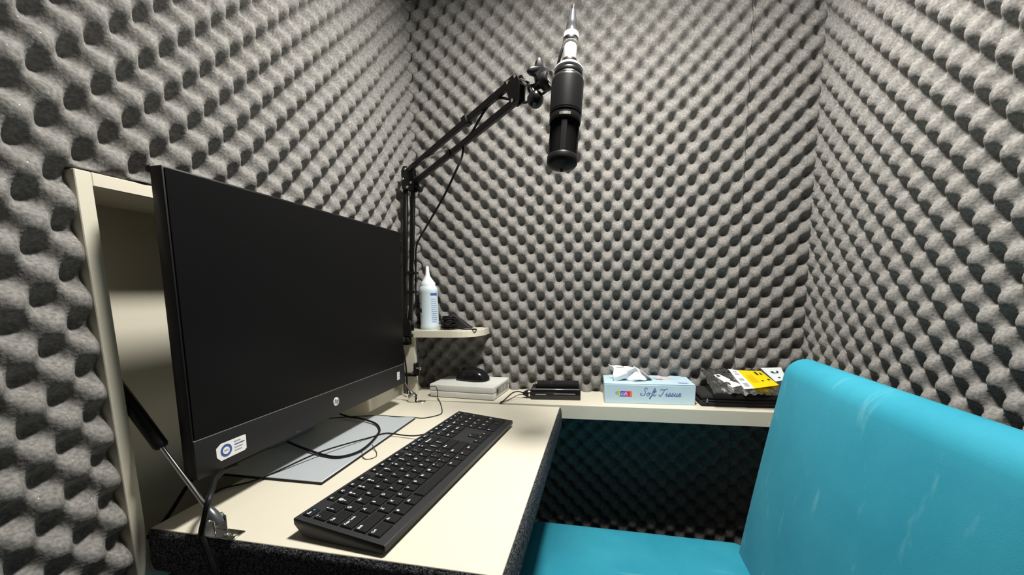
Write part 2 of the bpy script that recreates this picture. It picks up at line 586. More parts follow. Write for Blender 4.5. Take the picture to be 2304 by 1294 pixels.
DD = 0.466
deskpoly = [(0.006, 0.004), (DD - 0.006, 0.001), (DD - 0.006, 0.604), (0.006, 0.616)]
t = thing('drop_leaf_desk', (0.23, 0.3, -0.055), 'cream drop-leaf desk with dark felt sides under the keyboard', 'desk')
bm = B(); add_prism(bm, deskpoly, -0.018, 0.0, 0.0012); obj('tabletop', bm, CREAM, t, smooth=False)
bm = B(); add_prism(bm, [(0.006, 0.004), (DD - 0.006, 0.001), (DD - 0.006, 0.604), (0.006, 0.616)], -0.056, -0.0185); obj('core', bm, FELT, t, smooth=False)
def felt_strip(p, q, nrm, name='felt_edging'):
    """carpet strip wrapped on one side of the leaf"""
    bm = B()
    p = Vector((p[0], p[1], 0)); q = Vector((q[0], q[1], 0)); n = Vector((nrm[0], nrm[1], 0))
    L = (q - p).length
    nu = int(L / 0.004); nv = 14
    g = []
    for i in range(nu + 1):
        row = []
        for j in range(nv + 1):
            s = j / nv
            zz = -0.0008 - 0.0565 * s
            edge = min(1, 4 * min(s, 1 - s))
            off = 0.0008 + 0.0042 * math.sqrt(edge) + random.uniform(-0.0004, 0.0004)
            jz = random.uniform(-0.0006, 0.0006)
            row.append(bm.verts.new(p + (q - p) * (i / nu) + n * off + Vector((0, 0, zz + jz))))
        g.append(row)
    for i in range(nu):
        for j in range(nv):
            bm.faces.new((g[i][j], g[i + 1][j], g[i + 1][j + 1], g[i][j + 1]))
    return obj(name, bm, FELT, t)
felt_strip((0.006, 0.004), (DD - 0.006, 0.001), (0, -1))
felt_strip((DD - 0.006, 0.001), (DD - 0.006, 0.604), (1, 0))

# back shelf along the wall
t = thing('back_shelf', (0.52, 0.70, -0.037), 'long cream shelf along the back wall holding the tissue box', 'shelf')
bm = B(); add_prism(bm, [(0.002, 0.6225), (XR - 0.03, 0.638), (XR - 0.03, YB - 0.012), (0.002, YB - 0.012)], -0.037, -0.001, 0.0012); obj('shelf_board', bm, CREAM, t, smooth=False)
bm = B(); add_prism(bm, [(0.002, 0.6215), (XR - 0.03, 0.637), (XR - 0.03, 0.638), (0.002, 0.6225)], -0.0365, -0.0022); obj('edge_band', bm, CREAM_EDGE, t, smooth=False)

# small corner shelf
CS = 0.182
t = thing('corner_shelf', (0.1, 0.72, CS - 0.018), 'small rounded cream corner shelf under the plastic bottle', 'shelf')
poly = [(0.012, 0.664), (0.165, 0.660)]
for i in range(1, 9):
    a = -math.pi / 2 + math.pi / 2 * i / 8
    poly.append((0.165 + 0.075 * math.cos(a), 0.735 + 0.075 * math.sin(a)))
poly += [(0.240, 0.786), (0.012, 0.786)]
bm = B(); add_prism(bm, poly, CS - 0.018, CS, 0.0012); obj('shelf_board', bm, CREAM, t, smooth=False)
bm = B(); add_box(bm, (0.012, 0.676, 0.0), (0.046, 0.690, CS - 0.018), 0.0008, 1); obj('support_board', bm, CREAM_EDGE, t, smooth=False)

# gas struts
def strut(y, p0, p1, p2, label):
    t = thing('gas_strut', (p2[0], y, 0.0), label, 'gas strut', 'gas struts of the drop leaf')
    a, b, c = [Vector((p[0], y, p[1])) for p in (p0, p1, p2)]
    bm = B(); L = (b - a).length
    add_lathe(bm, [(0.0, 0), (0.0075, 0.001), (0.008, 0.004), (0.008, L - 0.003), (0.0065, L), (0.0, L)], 20, frame_z(a, b), cap=False); obj('cylinder', bm, BLACK, t)
    bm = B(); add_cyl(bm, b, c, 0.0028, 12); obj('rod', bm, CHROME, t)
    d = (c - b).normalized()
    bm = B(); e0 = c - d * 0.012; e1 = c + d * 0.010
    add_lathe(bm, [(0.0045, 0), (0.0062, 0.004), (0.0072, 0.010), (0.0072, 0.020), (0.006, 0.023), (0.0, 0.0235)], 16, frame_z(e0, e1)); obj('end_socket', bm, mat('strut_socket', (0.12, 0.13, 0.14), 0.3, metal=0.6, noise=0.05), t)
    bm = B(); add_box(bm, (c.x - 0.010, y - 0.0085, 0.0), (c.x + 0.034, y + 0.0105, 0.0016), 0.0007, 1)
    add_box(bm, (c.x - 0.009, y - 0.0085, 0.0016), (c.x + 0.010, y - 0.0070, 0.021), 0.0006, 1)
    add_box(bm, (c.x - 0.009, y + 0.0070, 0.0016), (c.x + 0.010, y + 0.0085, 0.021), 0.0006, 1); obj('bracket', bm, CHROME, t)
    for dx in (0.018, 0.028):
        bm = B(); add_lathe(bm, [(0.0035, 0.0016), (0.0034, 0.0028), (0.002, 0.0034), (0.0, 0.0035)], 12, Matrix.Translation((c.x + dx, y, 0))); obj('screw', bm, BRASS, t)
    bm = B(); add_cyl(bm, (c.x + 0.001, y - 0.0088, 0.019), (c.x + 0.001, y + 0.0105, 0.019), 0.0035, 12); obj('pivot_pin', bm, BRASS, t)
strut(0.0088, (-0.060, 0.232), (0.036, 0.106), (0.100, 0.022), 'black gas strut with steel rod beside the dangling cable')
strut(0.598, (-0.060, 0.225), (0.020, 0.100), (0.072, 0.018), 'small gas strut fixed beside the white box')

# ================================================================== monitor
MW, MH = 0.5407, 0.3715
th = math.radians(-1.5)     # lean of the panel
MB = Vector((0.071, 0.0182, 0.0607))
yl = Vector((math.sin(0.0052), math.cos(0.0052), 0)); nn = Vector((math.cos(0.0052), -math.sin(0.0052), 0))
upv = Vector((0, 0, 1)) * math.cos(th) - nn * math.sin(th)
nf = yl.cross(upv)          # out of the screen
MM = Matrix((yl, upv, nf)).transposed().to_4x4(); MM.translation = MB     # local x along width, y up, z out of screen
t = thing('computer_monitor', (0.06, 0.30, 0.0), 'black all-in-one monitor with a blank screen and stickers on its chin', 'monitor')
CHIN = 0.0505
bm = B(); add_box(bm, (0, 0, -0.020), (MW, MH, -0.002), 0.002, 2, MM); obj('frame', bm, BLACK, t)
bm = B(); add_box(bm, (0.0025, CHIN, -0.003), (MW - 0.0025, MH - 0.0025, -0.0004), 0.0004, 1, MM); obj('screen', bm, SCREEN, t)
bm = B(); add_box(bm, (0.0002, 0.0002, -0.004), (MW - 0.0002, CHIN - 0.0012, 0.0), 0.0008, 2, MM); chin = obj('chin', bm, BEZEL, t)
bm = B(); add_box(bm, (0.0005, CHIN - 0.0012, -0.002), (MW - 0.0005, CHIN - 0.0004, 0.0002), 0.0, 1, MM); obj('trim_line', bm, mat('trim_grey', (0.16, 0.16, 0.155), 0.35, noise=0.03), t)
bm = B(); add_box(bm, (0.11, 0.03, -0.052), (MW - 0.11, 0.27, -0.019), 0.012, 3, MM); obj('rear_housing', bm, BLACK, t)
bm = B(); add_box(bm, (0.0, MH - 0.007, -0.027), (0.024, MH + 0.001, -0.018), 0.002, 2, MM); obj('camera_tab', bm, BLACK, t)
# marks on the chin
def onm(x, y, z=0.0003): return MM @ Vector((x, y, z))
bm = B(); add_lathe(bm, [(0.0, 0.0006), (0.0078, 0.0006), (0.0081, 0.0)], 32, MM @ Matrix.Translation((0.2695, 0.0262, 0.0)), cap=False); lg = obj('logo_disc', bm, mat('logo_white', (0.72, 0.72, 0.68), 0.4, noise=0.02), chin)
me = text_mesh('hp', 0.0125, 0.25).copy(); me.transform(MM @ Matrix.Translation((0.2695, 0.0270, 0.0009))); finish('logo_letters', me, INKG, chin, smooth=False); me.materials.clear(); me.materials.append(mat('logo_ink', (0.10, 0.10, 0.095), 0.5, noise=0.02))
st = [(0.0275, 0.018), (0.033, 0.0115), (0.069, 0.0125), (0.072, 0.0145), (0.0725, 0.0335), (0.070, 0.0345), (0.0345, 0.0345), (0.0275, 0.030)]
bm = B(); bm.faces.new([bm.verts.new(onm(x, y, 0.0004)) for x, y in st]); obj('sticker', bm, WHITE, chin, smooth=False)
bm = B()
va = [bm.verts.new(onm(0.0415 + 0.0083 * math.cos(a), 0.0232 + 0.0083 * math.sin(a), 0.0007)) for a in [2 * math.pi * i / 28 for i in range(28)]]
vb = [bm.verts.new(onm(0.0415 + 0.0052 * math.cos(a), 0.0232 + 0.0052 * math.sin(a), 0.0007)) for a in [2 * math.pi * i / 28 for i in range(28)]]
for i in range(28):
    j = (i + 1) % 28
    bm.faces.new((va[i], va[j], vb[j], vb[i]))
obj('sticker_ring', bm, mat('ring_blue', (0.03, 0.10, 0.36), 0.4, noise=0.2, nscale=120), chin, smooth=False)
for i, (ww, c) in enumerate(((0.010, INKG), (0.016, INKB), (0.013, INKG), (0.011, INKG))):
    y = 0.0298 - i * 0.0042
    quad_print('sticker_line', [onm(0.0535, y, 0.0007), onm(0.0535 + ww, y, 0.0007), onm(0.0535 + ww, y + 0.0014, 0.0007), onm(0.0535, y + 0.0014, 0.0007)], c, chin)
quad_print('sticker_line', [onm(0.0385, 0.0226, 0.0007), onm(0.0445, 0.0226, 0.0007), onm(0.0445, 0.0242, 0.0007), onm(0.0385, 0.0242, 0.0007)], INKG, chin)
quad_print('sticker', [onm(0.5000, 0.0155, 0.0004), onm(0.5125, 0.0155, 0.0004), onm(0.5125, 0.0345, 0.0004), onm(0.5000, 0.0345, 0.0004)], WHITE, chin)
for i in range(4):
    y = 0.0185 + i * 0.004
    quad_print('sticker_line', [onm(0.5025, y, 0.0007), onm(0.5100, y, 0.0007), onm(0.5100, y + 0.0016, 0.0007), onm(0.5025, y + 0.0016, 0.0007)], INKG, chin)
bm = B(); add_box(bm, (0.165, 0.0008, -0.012), (0.178, 0.0052, 0.0006), 0.001, 1, MM); obj('button', bm, BLACKG, chin)
# stand
bm = B(); add_box(bm, (-0.045, 0.1415, 0.0), (0.1460, 0.4600, 0.0032), 0.001, 2); obj('base_underside', bm, BLACK, t)
bm = B(); add_box(bm, (-0.044, 0.1425, 0.0032), (0.1450, 0.4590, 0.0050), 0.0006, 1); obj('base_plate', bm, SILVER, t)
bm = B(); add_box(bm, (-0.0435, 0.24, 0.005), (-0.0375, 0.36, 0.24), 0.002, 2); add_box(bm, (-0.0375, 0.265, 0.17), (0.022, 0.335, 0.23), 0.003, 2); obj('stand_neck', bm, SILVER, t)

# ================================================================== keyboard
KX, KY, KTH = 0.2021, 0.0205, 0.1085
KL, KW = 0.442, 0.127
l = Vector((math.sin(KTH), math.cos(KTH), 0)); wv = Vector((math.cos(KTH), -math.sin(KTH), 0))
kb = bpy.data.objects.new('computer_keyboard', None)
C.objects.link(kb)
kb.empty_display_size = 0.02
Mk = Matrix((l, -wv, Vector((0, 0, 1)))).transposed().to_4x4(); Mk.translation = Vector((KX, KY, H0))
kb.matrix_world = Mk
_props(kb, 'full-size black computer keyboard with white legends lying on the desk', 'keyboard')
BASES[kb.name] = Vector((0, 0, 0))
def ktop(v): return 0.0245 - 0.011 * v / KW      # top surface height across the depth
bm = B()
n = 4
prof = [(0.004, 0.012), (0.0, 0.0165), (0.0, ktop(0) - 0.0012), (0.0015, ktop(0)), (KW - 0.0015, ktop(KW)), (KW, ktop(KW) - 0.0012), (KW, 0.0058), (KW - 0.004, 0.003), (0.012, 0.003)]
ra = [bm.verts.new((0, -v, z)) for v, z in prof]; rb = [bm.verts.new((KL, -v, z)) for v, z in prof]
bm.faces.new(ra); bm.faces.new(rb[::-1])
for i in range(len(prof)):
    j = (i + 1) % len(prof)
    bm.faces.new((ra[i], rb[i], rb[j], ra[j]))
bmesh.ops.recalc_face_normals(bm, faces=bm.faces[:])
bmesh.ops.bevel(bm, geom=[e for e in bm.edges if abs(e.verts[0].co.x - e.verts[1].co.x) < 1e-6], offset=0.0012, segments=2, profile=0.5, affect='EDGES')
obj('body', bm, KEYB, kb, local=True, angle=30)
for u in (0.03, KL - 0.06):
    bm = B(); add_box(bm, (u, -0.022, 0.0), (u + 0.030, -0.012, 0.013), 0.001, 1); obj('foot', bm, BLACK, kb, local=True)
    bm = B(); add_box(bm, (u, -KW + 0.008, 0.0), (u + 0.030, -KW + 0.014, 0.0035), 0.0005, 1); obj('foot', bm, BLACK, kb, local=True)
_keym = {}
def key_mesh(wd, hd):
    k = (round(wd, 5), round(hd, 5))
    if k in _keym: return _keym[k]
    bm = B()
    h = 0.0026
    bot = [(-wd / 2, -hd / 2), (wd / 2, -hd / 2), (wd / 2, hd / 2), (-wd / 2, hd / 2)]
    i1 = 0.0007
    a = [bm.verts.new((x, y, 0)) for x, y in bot]
    b = [bm.verts.new((x * (1 - i1 / wd * 2), y * (1 - i1 / hd * 2), h * 0.8)) for x, y in bot]
    c = [bm.verts.new((x * (1 - 2 * 0.0013 / wd), y * (1 - 2 * 0.0013 / hd), h)) for x, y in bot]
    for p, q in ((a, b), (b, c)):
        for i in range(4):
            j = (i + 1) % 4
            bm.faces.new((p[i], p[j], q[j], q[i]))
    bm.faces.new(c)
    bmesh.ops.recalc_face_normals(bm, faces=bm.faces[:])
    me = bpy.data.meshes.new('key'); bm.to_mesh(me); bm.free()
    me.materials.append(KEYC)
    _keym[k] = me
    return me
U = 0.019
tilt = math.atan(0.011 / KW)
legm = {}
def add_key(u, v, wu=1.0, text='', hd=0.0165, blue=None, hu=1.0, size=0.0056):
    """u,v: centre in the keyboard plane; wu,hu in key units"""
    wd = wu * U - 0.0024
    hh = hd if hu == 1.0 else hu * U - 0.0024
    o = bpy.data.objects.new('key', key_mesh(wd, hh))
    C.objects.link(o); o.parent = kb
    o.location = (u, -v, ktop(v) - 0.0002)
    o.rotation_euler = (tilt, 0, 0)
    def leg(s, x, y, m, sz):
        if (s, sz, m.name) not in legm:
            me = text_mesh(s, sz).copy(); me.materials.clear(); me.materials.append(m)
            legm[(s, sz, m.name)] = me
        me = legm[(s, sz, m.name)]
        q = bpy.data.objects.new('legend', me)
        C.objects.link(q); q.parent = o
        half = (max(v_.co.x for v_ in me.vertices) - min(v_.co.x for v_ in me.vertices)) / 2
        q.location = (x + half, y, 0.00275)
    if text:
        if len(text) > 1 and '\n' not in text:
            leg(text, -wd / 2 + 0.0024, hh / 2 - 0.0048 if hh > 0.013 else 0.0, LEGEND, 0.0042)
        else:
            leg(text, -wd / 2 + 0.0026, hh / 2 - 0.0050, LEGEND, size)
    if blue:
        leg(blue, wd / 2 - 0.0058, hh / 2 - 0.0055 if hh > 0.013 else 0.0, LEGENDB, 0.0048)
M0 = 0.0065
rows_v = [0.0120, 0.0305, 0.0495, 0.0685, 0.0875, 0.1065]
FH = 0.0115
# function row
add_key(M0 + 0.5 * U, rows_v[0], 1, 'Esc', FH, 'o')
for g, x0 in ((0, 2.0), (1, 6.5), (2, 11.0)):
    for i in range(4):
        k = g * 4 + i + 1
        add_key(M0 + (x0 + i + 0.5) * U, rows_v[0], 1, 'F%d' % k, FH, None if k < 9 else 'o')
def row(v, x0, keys):
    x = x0
    for k in keys:
        txt, wd = (k, 1.0) if isinstance(k, str) else k
        if txt is not None:
            add_key(x + wd * U / 2, v, wd, txt)
        x += wd * U
row(rows_v[1], M0, ['~\n`'] + [a + '\n' + b for a, b in zip('!@#$%^&*()_+', '1234567890-=')] + [('Backspace', 2.0)])
row(rows_v[2], M0, [('Tab', 1.5)] + list('QWERTYUIOP') + ['{\n[', '}\n]', ('|\n\\', 1.5)])
row(rows_v[3], M0, [('Caps Lock', 1.75)] + list('ASDFGHJKL') + [':\n;', '"\n\'', ('Enter', 2.25)])
row(rows_v[4], M0, [('Shift', 2.25)] + list('ZXCVBNM') + ['<\n,', '>\n.', '?\n/', ('Shift', 2.75)])
row(rows_v[5], M0, [('Ctrl', 1.5), ('Fn', 1.0), ('#', 1.25), ('Alt', 1.25), ('', 5.0), ('Alt', 1.25), ('Fn', 1.0), ('=', 1.25), ('Ctrl', 1.5)])
NX = M0 + 15 * U + 0.0055
for i, s in enumerate(('Prt', 'Scr', 'Pau')): add_key(NX + (i + 0.5) * U, rows_v[0], 1, s, FH)
for i, s in enumerate(('Ins', 'Home', 'PgUp')): add_key(NX + (i + 0.5) * U, rows_v[1], 1, s, blue='o')
for i, s in enumerate(('Del', 'End', 'PgDn')): add_key(NX + (i + 0.5) * U, rows_v[2], 1, s)
add_key(NX + 1.5 * U, rows_v[4], 1, '^')
for i, s in enumerate('<v>'): add_key(NX + (i + 0.5) * U, rows_v[5], 1, s)
PX = NX + 3 * U + 0.0055
for i in range(4): add_key(PX + (i + 0.5) * U, rows_v[0], 1, 'oxo='[i], FH)
for i, s in enumerate(('Num', '/', '*', '-')): add_key(PX + (i + 0.5) * U, rows_v[1], 1, s)
for r, s in ((2, '789'), (3, '456'), (4, '123')):
    for i, ch in enumerate(s): add_key(PX + (i + 0.5) * U, rows_v[r], 1, ch)
add_key(PX + 3.5 * U, (rows_v[2] + rows_v[3]) / 2, 1, '+', hu=2.0)
add_key(PX + 3.5 * U, (rows_v[4] + rows_v[5]) / 2, 1, 'Ent', hu=2.0)
add_key(PX + 1.0 * U, rows_v[5], 2, '0'); add_key(PX + 2.5 * U, rows_v[5], 1, '.')

# ================================================================== cables on the desk
def cable(name, pts, r, label, m=CABLE, group=None, n=8):
    bm = B(); add_tube(bm, pts, r, n)
    return _props(obj(name, bm, m, base=pts[0]), label, 'cable', group)
cable('looped_cable', [(-0.02, 0.263, 0.012), (0.0262, 0.2456, 0.010), (0.0833, 0.2267, 0.0085), (0.118, 0.224, 0.0080), (0.137, 0.248, 0.0078), (0.137, 0.285, 0.0078), (0.1262, 0.3305, 0.008), (0.1134, 0.3623, 0.008), (0.085, 0.394, 0.009), (0.040, 0.414, 0.011), (0.0007, 0.4254, 0.010), (-0.030, 0.4358, 0.012)], 0.0022, 'thick black cable curving in a loop over the silver stand plate')
cable('keyboard_cable', [(0.2280, 0.342, 0.013), (0.200, 0.343, 0.007), (0.170, 0.348, 0.005), (0.1375, 0.3479, 0.0072), (0.1188, 0.3249, 0.0066), (0.0799, 0.2309, 0.0128), (0.0512, 0.1552, 0.0068), (0.0347, 0.1262, 0.0040), (0.010, 0.104, 0.0030), (0.0085, 0.090, 0.004)], 0.0014, 'thin black cable running from the keyboard across the stand plate')
cable('thin_lead', [(0.101, 0.6475, 0.030), (0.118, 0.6440, 0.0315), (0.125, 0.6400, 0.020), (0.127, 0.635, 0.004), (0.148, 0.600, 0.0014), (0.180, 0.535, 0.0014), (0.1894, 0.4993, 0.0014), (0.165, 0.4690, 0.0014), (0.140, 0.4635, 0.003), (0.0971, 0.4540, 0.0062), (0.055, 0.462, 0.004), (0.0029, 0.4301, 0.009), (-0.040, 0.40, 0.012)], 0.0011, 'thin dark lead trailing from the white box to behind the monitor')
cable('thin_lead', [(0.1400, 0.2560, 0.0062), (0.1520, 0.2420, 0.0018), (0.163, 0.2380, 0.0010), (0.1713, 0.2500, 0.0010), (0.162, 0.2680, 0.0012), (0.1500, 0.280, 0.0035), (0.142, 0.288, 0.0062)], 0.0007, 'hair-thin curl of wire peeking out between stand plate and keyboard', mat('brown_wire', (0.05, 0.035, 0.03), 0.5, noise=0.05))
cable('hanging_cable', [(0.056, 0.085, 0.050), (0.066, 0.060, 0.056), (0.0847, 0.030, 0.0588), (0.1001, 0.012, 0.0563), (0.1110, -0.004, 0.0491), (0.1076, -0.0085, 0.0288), (0.1017, -0.0090, 0.0115), (0.1051, -0.0095, -0.0002), (0.1092, -0.0098, -0.0155), (0.1139, -0.0098, -0.040), (0.116, -0.0098, -0.12), (0.12, -0.012, -0.30), (0.13, -0.02, -0.50)], 0.0032, 'thick black cable hanging down over the felt side of the desk')
cable('mains_lead', [(-0.040, 0.160, 0.030), (-0.052, 0.110, 0.012), (-0.055, 0.065, -0.030), (-0.060, 0.034, -0.048), (-0.061, 0.022, -0.0565)], 0.0026, 'black lead dropping down inside the cream cabinet')

# ================================================================== things on the back shelf
SZ = -0.001
# white box
t = thing('network_box', (0.19, 0.72, SZ), 'flat white plastic box with a rear port panel under the mouse', 'device')
ang = math.atan2(-0.020, 0.19)
Mr = Matrix.Translation((0.0945, 0.657, SZ)) @ Matrix.Rotation(ang, 4, 'Z')
bm = B(); add_box(bm, (0, 0, 0.001), (0.190, 0.128, 0.0175), 0.003, 3, Mr); obj('lower_shell', bm, WHITEP, t)
bm = B(); add_box(bm, (0, 0, 0.0180), (0.190, 0.128, 0.0365), 0.003, 3, Mr); obj('upper_shell', bm, WHITEP, t)
bm = B(); add_box(bm, (0.1895, 0.020, 0.008), (0.1904, 0.116, 0.030), 0.0, 1, Mr); pp = obj('port_panel', bm, mat('port_grey', (0.26, 0.26, 0.23), 0.5, noise=0.1), t)
bm = B(); add_cyl(bm, Mr @ Vector((0.190, 0.030, 0.020)), Mr @ Vector((0.1912, 0.030, 0.020)), 0.0065, 16); obj('port', bm, INKK, pp)
for yy in (0.055, 0.080):
    bm = B(); add_box(bm, (0.1903, yy, 0.012), (0.1910, yy + 0.016, 0.026), 0.0003, 1, Mr); obj('port', bm, INKG, pp)
for xx in (0.012, 0.165):
    for yy in (0.012, 0.105):
        bm = B(); add_box(bm, (xx, yy, 0.0), (xx + 0.012, yy + 0.012, 0.0012), 0.0, 1, Mr); obj('rubber_foot', bm, BLACK, t)

# mouse on the box
MZ = SZ + 0.0366
t = thing('computer_mouse', (0.195, 0.725, MZ), 'glossy black computer mouse sitting on the white box', 'mouse')
Mm = Matrix.Translation((0.200, 0.722, MZ)) @ Matrix.Rotation(math.radians(-12), 4, 'Z')
def mouse_pt(a, s):
    # a around, s 0..1 bottom to top
    lx_, ly_ = 0.051, 0.031
    ex = abs(math.cos(a)) ** 0.85 * math.copysign(1, math.cos(a)); ey = abs(math.sin(a)) ** 0.85 * math.copysign(1, math.sin(a))
    rr = math.cos(s * math.pi / 2) ** 0.62
    waist = 1 - 0.10 * math.exp(-((ex * lx_ - 0.002) / 0.018) ** 2)
    hx = 0.032 * math.sin(s * math.pi / 2) * (1 - 0.22 * (ex * rr - 0.15) ** 2)
    return Vector((ex * lx_ * rr, ey * ly_ * rr * waist, 0.0016 + hx))
def mouse_shell(s0, s1, ok=None):
    bm = B(); na, ns = 48, 12
    g = [[bm.verts.new(mouse_pt(2 * math.pi * i / na, s0 + (s1 - s0) * j / ns)) for i in range(na)] for j in range(ns + 1)]
    for j in range(ns):
        for i in range(na):
            q = (i + 1) % na
            bm.faces.new((g[j][i], g[j][q], g[j + 1][q], g[j + 1][i]))
    bm.faces.new(g[0][::-1]); bm.faces.new(g[-1])
    bmesh.ops.transform(bm, matrix=Mm, verts=bm.verts[:])
    return bm
obj('shell', mouse_shell(0.0, 0.985), BLACKG, t, angle=60)
bm = B(); add_lathe(bm, [(0.0, -0.003), (0.0095, -0.003), (0.0105, -0.0015), (0.0105, 0.0015), (0.0095, 0.003), (0.0, 0.003)], 20, Mm @ Matrix.Translation((-0.026, 0, 0.0245)) @ Matrix.Rotation(math.pi / 2, 4, 'X')); obj('scroll_wheel', bm, BLACK, t)
bm = B(); add_box(bm, (-0.044, -0.022, 0.0), (0.044, 0.022, 0.0018), 0.0006, 1, Mm); obj('base', bm, BLACK, t)

# audio unit / adapter
t = thing('power_adapter', (0.44, 0.70, SZ), 'black boxy power adapter with a bright edge line and plug', 'adapter')
Ma = Matrix.Translation((0.378, 0.664, SZ)) @ Matrix.Rotation(math.radians(4.0), 4, 'Z')
bm = B(); add_box(bm, (0, 0, 0.0), (0.130, 0.060, 0.0285), 0.0025, 2, Ma); obj('body', bm, BLACKG, t)
bm = B(); add_box(bm, (0.004, -0.0006, 0.0275), (0.128, 0.003, 0.0296), 0.0006, 1, Ma); obj('edge_line', bm, mat('grey_trim', (0.30, 0.30, 0.31), 0.3, metal=0.4, noise=0.05), t)
bm = B(); add_box(bm, (0.010, 0.016, 0.0285), (0.126, 0.058, 0.0405), 0.003, 2, Ma); obj('upper_block', bm, BLACK, t)
for x0 in (0.028, 0.052, 0.064):
    bm = B(); add_box(bm, (x0, 0.0145, 0.0295), (x0 + 0.003, 0.057, 0.0418), 0.0008, 1, Ma); obj('rib', bm, BLACKG, t)
bm = B(); add_lathe(bm, [(0.0, 0), (0.0035, 0.0), (0.0038, 0.004), (0.002, 0.0055), (0, 0.0055)], 12, Ma @ Matrix.Translation((0.014, 0.020, 0.040))); obj('knob', bm, CHROME, t)
bm = B(); add_box(bm, (0.012, -0.0004, 0.014), (0.040, 0.0, 0.0155), 0, 1, Ma); obj('print_line', bm, INKG, t)
bm = B(); add_box(bm, (0.060, -0.0004, 0.016), (0.116, 0.0, 0.0175), 0, 1, Ma); obj('print_line', bm, INKG, t)
bm = B(); add_lathe(bm, [(0.0, 0), (0.0085, 0.0), (0.0095, 0.003), (0.0095, 0.014), (0.006, 0.020), (0.004, 0.024), (0, 0.024)], 16, frame_z(Ma @ Vector((0.001, 0.018, 0.0135)), Ma @ Vector((-0.02, 0.016, 0.0125)))); obj('plug', bm, BLACK, t)
bm = B(); add_lathe(bm, [(0.0100, 0), (0.0100, 0.004)], 16, frame_z(Ma @ Vector((-0.004, 0.0178, 0.0133)), Ma @ Vector((-0.02, 0.016, 0.0125)))); obj('plug_ring', bm, BRASS, t)
cable('adapter_lead', [(0.358, 0.677, 0.0115), (0.345, 0.675, 0.017), (0.330, 0.668, 0.016), (0.318, 0.650, 0.008), (0.311, 0.632, 0.0022), (0.306, 0.6185, 0.0010), (0.3065, 0.6150, -0.006)], 0.0016, 'black lead arching from the adapter down into the gap beside the desk')
cable('adapter_lead', [(0.360, 0.670, 0.0105), (0.348, 0.664, 0.0120), (0.336, 0.655, 0.008), (0.324, 0.640, 0.0025), (0.315, 0.628, 0.0016), (0.310, 0.6185, 0.0008), (0.3105, 0.6155, -0.006)], 0.0009, 'thin lead lying beside the thicker adapter lead')

# tissue box
TX0, TX1, TY0, TY1, TZ1 = 0.0, 0.216, 0.0, 0.112, 0.0500
Mt = Matrix.Translation((0.5675, 0.6600, SZ)) @ Matrix.Rotation(math.radians(1.6), 4, 'Z')
t = thing('tissue_box', (0.68, 0.715, SZ), 'pale blue cardboard tissue box with blue script lettering', 'tissue box')
bm = B()
add_box(bm, (TX0, TY0, 0), (TX1, TY1, TZ1 - 0.0012), 0.0012, 1, Mt)
obj('carton', bm, BOXBLUE, t)
bm = B()
# top card with an oval opening
no = 32
outer = []
inner = []
for i in range(no):
    a = 2 * math.pi * i / no
    ca, sa = math.cos(a), math.sin(a)
    k = 1 / max(abs(ca), abs(sa))
    outer.append(bm.verts.new(Mt @ Vector((TX1 / 2 + ca * k * (TX1 / 2 - 0.0005), TY1 / 2 + sa * k * (TY1 / 2 - 0.0005), TZ1))))
    inner.append(bm.verts.new(Mt @ Vector((TX1 / 2 - 0.020 + ca * 0.062, TY1 / 2 + sa * 0.017, TZ1))))
for i in range(no):
    j = (i + 1) % no
    bm.faces.new((outer[i], outer[j], inner[j], inner[i]))
obj('top_card', bm, BOXTOP, t, smooth=False)
quad_print('opening_patch', [Mt @ Vector(p) for p in ((0.135, 0.062, TZ1 + 0.0003), (0.176, 0.066, TZ1 + 0.0003), (0.170, 0.086, TZ1 + 0.0003), (0.130, 0.088, TZ1 + 0.0003))], mat('pink_print', (0.72, 0.52, 0.48), 0.5, noise=0.15, nscale=80), t)
quad_print('top_lettering', [Mt @ Vector(p) for p in ((0.182, 0.018, TZ1 + 0.0003), (0.205, 0.018, TZ1 + 0.0003), (0.200, 0.026, TZ1 + 0.0003), (0.178, 0.026, TZ1 + 0.0003))], mat('pale_blue_print', (0.16, 0.20, 0.50), 0.5, noise=0.4, nscale=400), t)
# logo block
LGM = ramp_mat('logo_colours', 0, 0.0, 0.0365, [(0.0, (0.10, 0.40, 0.10)), (0.14, (0.75, 0.70, 0.02)), (0.26, (0.04, 0.12, 0.62)), (0.46, (0.10, 0.10, 0.60)), (0.60, (0.50, 0.05, 0.50)), (0.80, (0.75, 0.02, 0.05)), (1.0, (0.85, 0.35, 0.02))])
bm = B()
vs = [bm.verts.new(Vector((x, 0, z))) for x, z in ((0.004, 0.0), (0.0365, 0.0), (0.0365, 0.0135), (0.0, 0.0135))]
bm.faces.new(vs)
lo = obj('logo_block', bm, LGM, t, smooth=False, local=True)
lo.matrix_local = Matrix.Translation(-BASES[t.name]) @ Mt @ Matrix.Translation((0.031, -0.0004, 0.0185))
def strokes(name, polys, org, sc, r, m, shear=0.25):
    bm = B()
    for P in polys:
        pts = [Mt @ Vector((org[0] + (x + shear * y) * sc, -0.0006, org[1] + y * sc)) for x, y in P]
        add_tube(bm, pts, r, 6, 4, flat=(Mt.to_3x3() @ Vector((0, 1, 0))))
    return obj(name, bm, m, t)
strokes('logo_letters', [[(0.9, 0.8), (0.3, 0.9), (0.1, 0.3), (0.5, 0.0), (0.9, 0.2)], [(1.0, 0.0), (1.4, 0.9), (1.8, 1.2), (1.5, 0.4), (1.3, -0.2)], [(1.8, 0.5), (2.3, 0.6), (2.0, 0.1), (2.6, 0.1)]], (0.040, 0.0215), 0.0066, 0.00055, WHITE)
strokes('logo_flourish', [[(0.0, 1.0), (0.5, 1.2), (0.3, 0.7), (0.6, 0.3), (0.9, 0.8)]], (0.025, 0.0215), 0.0070, 0.00045, INKG)
